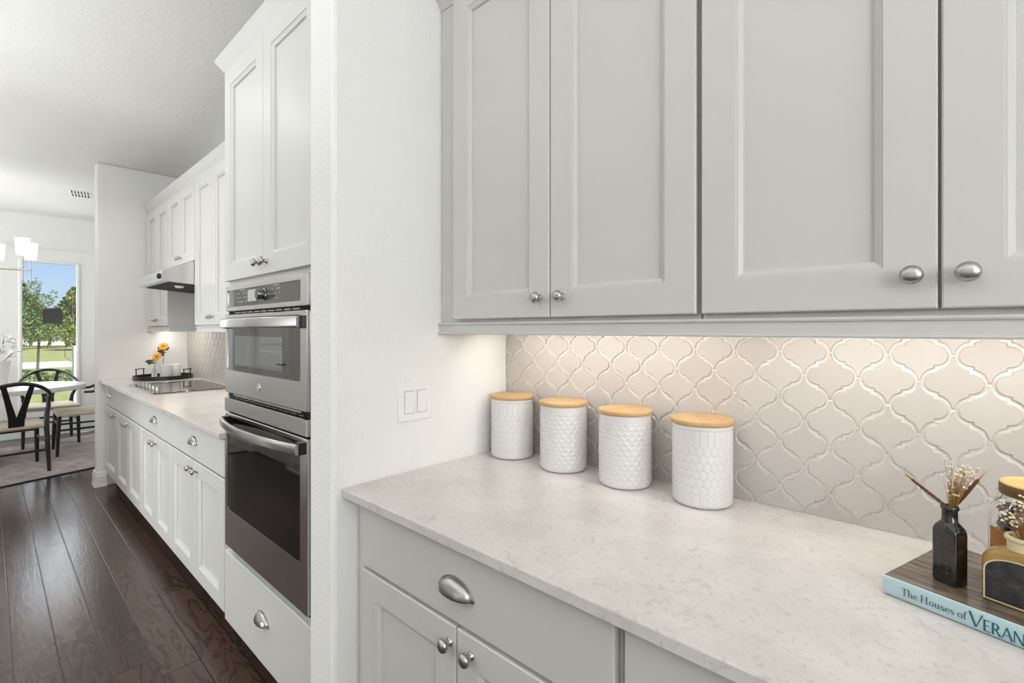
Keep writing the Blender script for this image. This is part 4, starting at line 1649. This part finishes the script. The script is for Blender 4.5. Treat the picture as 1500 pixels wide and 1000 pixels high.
blossoms('sprig of tiny white dried blossoms upright in the black bottle', bc + RV * 0.001, 100, 0.0115, 0.035, 0.088, 0.0016, rng, tuple(RV * 0.018), 'dried stems in the black bottle')
b2c = Vector((0.0645, 1.0090, ZBK + 0.084))
blossoms('bunch of tiny cream dried blossoms in the stoneware bottle', b2c, 80, 0.017, 0.03, 0.072, 0.0020, rng, (0, 0, 0))

# ------------------------------------------------------------------ dining room
t = thing('rug', 'mottled grey pink rug under the dining table', 'rug', (-6.10, 0.40, 0.0005), math.atan2(0.626, -0.192) - PI / 2)
part('pile', MB().box(-1.85, -0.012, -2.4, 1.3, 0, 0.009), 'rug_weave', t, world=False)
part('border', MB().box(-0.012, 0.0, -2.4, 1.3, 0, 0.0095), 'rug_edge', t, world=False)

ZR = 0.0116
t = thing('dining_table', 'white topped oval dining table on a timber trestle base', 'table', (-7.25, -0.20, ZR))
mb = MB()


def oval(z, g):
    return [(-7.25 + (0.60 + g) * math.copysign(abs(math.cos(a)) ** 0.9, math.cos(a)), -0.20 + (0.95 + g) * math.sin(a), z) for a in [2 * PI * i / 64 for i in range(64)]]


mb.loft([oval(0.700, -0.02), oval(0.702, -0.002), oval(0.708, 0), oval(0.744, 0), oval(0.749, -0.002), oval(0.751, -0.008)])
part('tabletop', mb, 'table_paint', t, smooth=40)
mb = MB()
mb.box(-7.55, -6.95, -0.22, -0.10, 0.645, 0.70)
mb.box(-7.50, -7.00, -0.62, -0.50, 0.645, 0.70)
part('apron', mb, 'table_wood', t, bevel=0.006)
for y in (-0.10, -0.56):
    mb = MB()
    mb.box(-7.32, -7.18, y - 0.06, y + 0.06, 0.09 + ZR, 0.645)
    mb.box(-7.54, -6.94, y - 0.07, y + 0.07, ZR, 0.09 + ZR)
    part('trestle_leg', mb, 'table_wood', t, bevel=0.012)
part('stretcher', MB().box(-7.29, -7.21, -0.50, -0.16, 0.28, 0.38), 'table_wood', t, bevel=0.006)


def dining_chair(label):
    t = thing('dining_chair', label, 'chair', (0, 0, 0), 0, 'wishbone chairs round the dining table')
    for s in (-1, 1):
        part('leg', MB().tube([(s * 0.235, 0.27, 0), (s * 0.23, 0.262, 0.25), (s * 0.226, 0.25, 0.440)], [0.014, 0.0185, 0.018], 12), 'black_wood', t, world=False, smooth=60)
        part('leg', MB().tube([(s * 0.215, -0.27, 0), (s * 0.208, -0.245, 0.25), (s * 0.204, -0.225, 0.44), (s * 0.215, -0.19, 0.53), (s * 0.238, -0.13, 0.60), (s * 0.247, -0.085, 0.662)], [0.014, 0.019, 0.021, 0.020, 0.018, 0.015], 12), 'black_wood', t, world=False, smooth=60)
        part('stretcher', MB().tube([(s * 0.230, 0.262, 0.27), (s * 0.208, -0.245, 0.27)], 0.011, 10, flat=0.7), 'black_wood', t, world=False, smooth=60)
    part('stretcher', MB().tube([(-0.23, 0.262, 0.33), (0.23, 0.262, 0.33)], 0.011, 10, flat=0.7), 'black_wood', t, world=False, smooth=60)
    part('stretcher', MB().tube([(-0.208, -0.246, 0.20), (0.208, -0.246, 0.20)], 0.011, 10, flat=0.7), 'black_wood', t, world=False, smooth=60)
    pts = []
    for i in range(33):
        a = PI * (-0.10 + 1.20 * i / 32)
        k = math.sin(a)
        pts.append((0.268 * math.cos(a), -0.03 - 0.285 * k, 0.662 + 0.178 * max(0.0, k) ** 1.3))
    part('back_rail', MB().tube(pts, [0.013 + 0.005 * math.sin(PI * i / 32) for i in range(33)], 12), 'black_wood', t, world=False, smooth=60)
    mb = MB()
    for s in (-1, 1):
        mb.loft([[(s * 0.022 + dx + s * ex, y + dy, z) for dx, dy in ((-wd, -0.007), (wd, -0.007), (wd, 0.007), (-wd, 0.007))] for ex, y, z, wd in ((0, -0.230, 0.44, 0.030), (0.004, -0.240, 0.52, 0.028), (0.040, -0.270, 0.68, 0.021), (0.075, -0.300, 0.832, 0.019))])
    part('splat', mb, 'black_wood', t, world=False, smooth=40)
    mb = MB()
    loops = []
    for g, z in ((-0.012, 0.406), (0.004, 0.412), (0.012, 0.430), (0.004, 0.447), (-0.02, 0.453), (-0.12, 0.444)):
        loops.append([(-0.236 - g, 0.264 + g, z), (0.236 + g, 0.264 + g, z), (0.205 + g, -0.226 - g, z), (-0.205 - g, -0.226 - g, z)])
    mb.loft(loops)
    part('seat', mb, 'rush', t, world=False, smooth=50)
    return t


ch = dining_chair('black wishbone chair with cream seat, nearest to the kitchen with its back turned')
ch.location = (-6.571, 0.145, ZR)
ch.rotation_euler = (0, 0, math.radians(98))
for label, x, y, a in (('black wishbone chair on the far side of the table in front of the glass door', -7.95, 0.50, -90),
                       ('black wishbone chair at the table end, half hidden by the white stub wall', -7.20, 0.765, 180)):
    c = copy_tree(ch)
    c.location = (x, y, ZR)
    c.rotation_euler = (0, 0, math.radians(a))
    c['label'] = label

# orchid in a white pot
px, py, pz = -7.13, 0.075, 0.7515
t = thing('orchid_pot', 'white pot of white orchids on the dining table', 'potted plant', (px, py, pz))
mb = MB().lathe([(0.055, 0), (0.06, 0.004), (0.084, 0.21), (0.090, 0.270), (0.090, 0.280), (0.084, 0.280), (0.078, 0.23), (0, 0.225)], (px, py, pz), 'z', 32)
part('pot', mb, 'ceramic_dull', t, smooth=40)
mb = MB()
for k, (ex, ez) in enumerate(((-0.02, 0.42), (0.06, 0.46))):
    mb.tube([(px, py, pz + 0.225), (px + ex * 0.3, py + 0.01, pz + 0.38), (px + ex, py + 0.04, pz + ez + 0.06), (px + ex + 0.04, py + 0.12, pz + ez + 0.03)], 0.003, 6)
part('stem', mb, 'stem', t, smooth=60)
rng = random.Random(9)
mb = MB()
for k in range(20):
    c = Vector((px + rng.uniform(-0.05, 0.12), py + rng.uniform(-0.04, 0.15), pz + rng.uniform(0.34, 0.54)))
    d = Vector((0.8, rng.uniform(-0.5, 0.2), rng.uniform(-0.2, 0.3))).normalized()
    a = d.orthogonal().normalized()
    b = d.cross(a)
    for j in range(5):
        an = 2 * PI * j / 5
        u = a * math.cos(an) + b * math.sin(an)
        s = d.cross(u)
        L = 0.027
        mb.add([c, c + u * L * 0.5 + s * L * 0.42 + d * 0.006, c + u * L + d * 0.004, c + u * L * 0.5 - s * L * 0.42 + d * 0.006], [(0, 1, 2, 3)])
part('blossoms', mb, 'white_petal', t, solid=0.001, normals=False)
mb = MB()
for (dx, dy, dz) in ((0.05, 0.17, 0.26), (0.02, 0.13, 0.20), (0.10, -0.10, 0.22), (-0.08, -0.08, 0.24)):
    p0 = Vector((px, py, pz + 0.225))
    p2 = p0 + Vector((dx, dy, dz - 0.105))
    u = (p2 - p0).normalized()
    s = u.cross(Vector((0, 0, 1))).normalized()
    p1 = p0 + (p2 - p0) * 0.55 + Vector((0, 0, 0.04))
    mb.add([p0, p1 + s * 0.022, p2, p1 - s * 0.022], [(0, 1, 2, 3)])
part('leaves', mb, 'dark_leaf', t, solid=0.002, normals=False)

# chandelier
cx, cy = -7.10, -0.10
t = thing('chandelier', 'nickel ring chandelier with white fabric shades over the dining table', 'chandelier', (cx, cy, ZC))
mb = MB()
mb.lathe([(0.065, 0), (0.065, -0.012), (0.02, -0.03), (0.008, -0.035), (0.008, -0.78), (0.03, -0.79), (0.03, -0.84), (0.0, -0.85)], (cx, cy, ZC), 'z', 24)
part('stem', mb, 'nickel', t, smooth=40)
RAD = 0.42
for k in range(7):
    a = math.radians(53 + 360 / 7 * k)
    ex, ey = cx + RAD * math.cos(a), cy + RAD * math.sin(a)
    mb = MB()
    mb.tube([(cx + 0.02 * math.cos(a), cy + 0.02 * math.sin(a), 1.965), (cx + RAD * 0.5 * math.cos(a), cy + RAD * 0.5 * math.sin(a), 1.960), (ex, ey, 1.965)], 0.006, 8)
    mb.tube([(ex, ey, 1.83), (ex, ey, 2.12)], 0.0055, 8)
    mb.lathe([(0.0, 0), (0.010, 0.006), (0.006, 0.02)], (ex, ey, 1.815), 'z', 10)
    mb.lathe([(0.004, 0), (0.014, 0.004), (0.014, 0.016), (0.004, 0.02)], (ex, ey, 1.957), 'z', 12)
    part('arm', mb, 'nickel', t, smooth=50)
    mb = MB().lathe([(0.045, 0), (0.058, 0.165), (0.0568, 0.165), (0.0438, 0.0)], (ex, ey, 2.085), 'z', 28)
    part('lamp_shade', mb, 'lamp_shade', t, smooth=40)

# ceiling vent
t = thing('ceiling_vent', 'white slotted air vent in the dining ceiling', 'vent', (-6.83, 0.665, ZC), math.radians(-8))
mb = MB()
mb.box(-0.16, 0.16, -0.085, 0.085, -0.004, -0.0002)
part('vent_frame', mb, 'white_plastic', t, world=False, bevel=0.002)
mb = MB()
for i in range(6):
    for j in range(2):
        y = -0.070 + i * 0.0255
        x = -0.145 + j * 0.155
        mb.box(x, x + 0.130, y, y + 0.012, -0.0046, -0.0036)
part('slots', mb, 'vent_dark', t, world=False)

# ------------------------------------------------------------------ outside
GZ = -0.15
xo = XD - 0.2
o = part('lawn', MB().box(-66, xo, -35, 40, GZ - 0.3, GZ), 'grass')
o['kind'] = 'structure'
o = part('street', MB().box(-31.0, -26.5, -25, 30, GZ, GZ + 0.02), 'road')
o['kind'] = 'structure'
tag(part('wall_placard', MB().box(XD - 0.062, XD - 0.048, 0.472, 0.652, 1.425, 1.605), 'placard', bevel=0.001), 'dark grey square panel fixed to the outside of the glass door', 'panel')
mb = MB().box(-12.06, -11.84, 1.06, 1.28, GZ, 1.05)
mb.box(-12.1, -11.8, 1.02, 1.32, GZ, GZ + 0.12)
tag(part('porch_post', mb, 'column_paint', bevel=0.01), 'pale blue white post outside at the right of the glass door', 'post')
mb = MB()
mb.box(-65.9, -65.5, -35, 40, GZ, 0.25)
tag(part('garden_wall', mb, 'house_white', bevel=0.02), 'low white wall far beyond the lawn under the trees', 'wall')


def leafmesh(mb, blobs, n, size, rng):
    tot = sum(b[3] * b[4] * b[5] for b in blobs)
    for (bx, by, bz_, rx, ry, rz_) in blobs:
        m = int(n * rx * ry * rz_ / tot)
        for _ in range(m):
            d = Vector((rng.gauss(0, 1), rng.gauss(0, 1), rng.gauss(0, 1))).normalized() * rng.uniform(0.45, 1.0) ** 0.6
            p = Vector((bx + d.x * rx, by + d.y * ry, bz_ + d.z * rz_))
            u = Vector((rng.gauss(0, 1), rng.gauss(0, 1), rng.gauss(0, 0.7))).normalized()
            s = u.orthogonal().normalized()
            L = size * rng.uniform(0.6, 1.3)
            mb.add([p - u * L, p + s * L * 0.45, p + u * L, p - s * L * 0.45], [(0, 1, 2, 3)])


def tree(label, x, y, trunk_h, blobs, n, size, mat, seed, group='trees beyond the glass door', tr=0.06):
    rng = random.Random(seed)
    t = thing('tree', label, 'tree', (x, y, GZ), 0, group)
    top = max(b[2] for b in blobs)
    mb = MB().tube([(x, y, GZ), (x + 0.02, y + 0.03, GZ + trunk_h), (x - 0.02, y, (GZ + trunk_h + top) / 2), (x, y - 0.05, top)], [tr, tr * 0.8, tr * 0.5, tr * 0.15], 10)
    for k in range(9):
        b = blobs[k % len(blobs)]
        z = rng.uniform(GZ + trunk_h, top)
        mb.tube([(x, y, z - 0.2), ((x + b[0]) / 2, (y + b[1]) / 2 + rng.uniform(-.2, .2), z), (b[0] + rng.uniform(-.5, .5) * b[3], b[1] + rng.uniform(-.7, .7) * b[4], b[2] + rng.uniform(-.3, .5) * b[5])], [tr * 0.35, tr * 0.25, tr * 0.1], 6)
    part('trunk', mb, 'bark', t, smooth=60)
    mb = MB()
    leafmesh(mb, blobs, n, size, rng)
    s = part('crown', mb, mat, t, normals=False)
    return t


def at(u, depth):
    a = (u - 750) / 713.0
    c_, s_ = 0.7328, 0.6804
    return ((-s_ + a * c_) * depth, (c_ + a * s_) * depth)


def zat(v, depth):
    return 1.3417 - (v - 483) * depth / 713.0


x, y = at(55, 17)
D = 17
bl = []
for u, v, ru, rv in ((40, 470, 12, 28), (38, 495, 14, 12), (56, 480, 18, 22), (48, 425, 10, 16), (62, 440, 14, 10), (72, 488, 16, 14), (50, 455, 14, 14), (85, 490, 12, 12), (54, 413, 4, 9), (77, 432, 6, 8)):
    bx, by = at(u, D)
    bl.append((bx, by, zat(v, D), ru * D / 713, ru * D / 713, rv * D / 713))
tree('loosely branched tree with a thin leaning trunk on the near lawn', x, y, 1.0, bl, 4300, 0.042, 'foliage', 1, tr=0.04)
x, y = at(108, 15)
bl = []
for u, v, ru, rv in ((106, 435, 8, 12), (100, 470, 7, 8), (104, 490, 12, 16), (96, 455, 5, 5)):
    bx, by = at(u, 15)
    bl.append((bx, by, zat(v, 15), ru * 15 / 713, ru * 15 / 713, rv * 15 / 713))
tree('yellowish leafy tree at the right edge of the glass door', x, y, 0.6, bl, 1150, 0.042, 'foliage_yellow', 2, tr=0.035)
rng = random.Random(21)
for k, (u, dpt, h) in enumerate(((20, 35.5, 4.6), (45, 43, 3.4), (72, 39, 2.7), (98, 43, 3.4), (125, 35.5, 4.4))):
    x, y = at(u, dpt)
    bl = [(x + rng.uniform(-.3, .3), y + rng.uniform(-.4, .4), 0.6 + h * 0.45, 1.35, 1.35, h * 0.36), (x, y, 0.5 + h * 0.7, 1.0, 1.0, h * 0.28)]
    tree(('dark tree at the far left of the lawn seen through the glass door', 'dark tree behind the leaning trunk at the far lawn edge', 'lowest dark tree in the middle of the far lawn edge', 'dark tree behind the yellowish one at the far lawn edge', 'dark tree far right behind the post')[k], x, y, 0.9, bl, 2600, 0.15, 'foliage_dark', 30 + k, tr=0.12)
for k, (u, dpt) in enumerate(((50, 12.5), (98, 12.5))):
    x, y = at(u, dpt)
    mb = MB()
    leafmesh(mb, [(x, y, GZ + 0.22, 0.5, 0.32, 0.24)], 700, 0.05, rng)
    tag(part('shrub', mb, 'foliage', normals=False), ('low green shrub outside at the left of the glass door, behind the chair', 'low green shrub outside near the post, behind the chair')[k], 'shrub', 'shrubs outside the glass door')
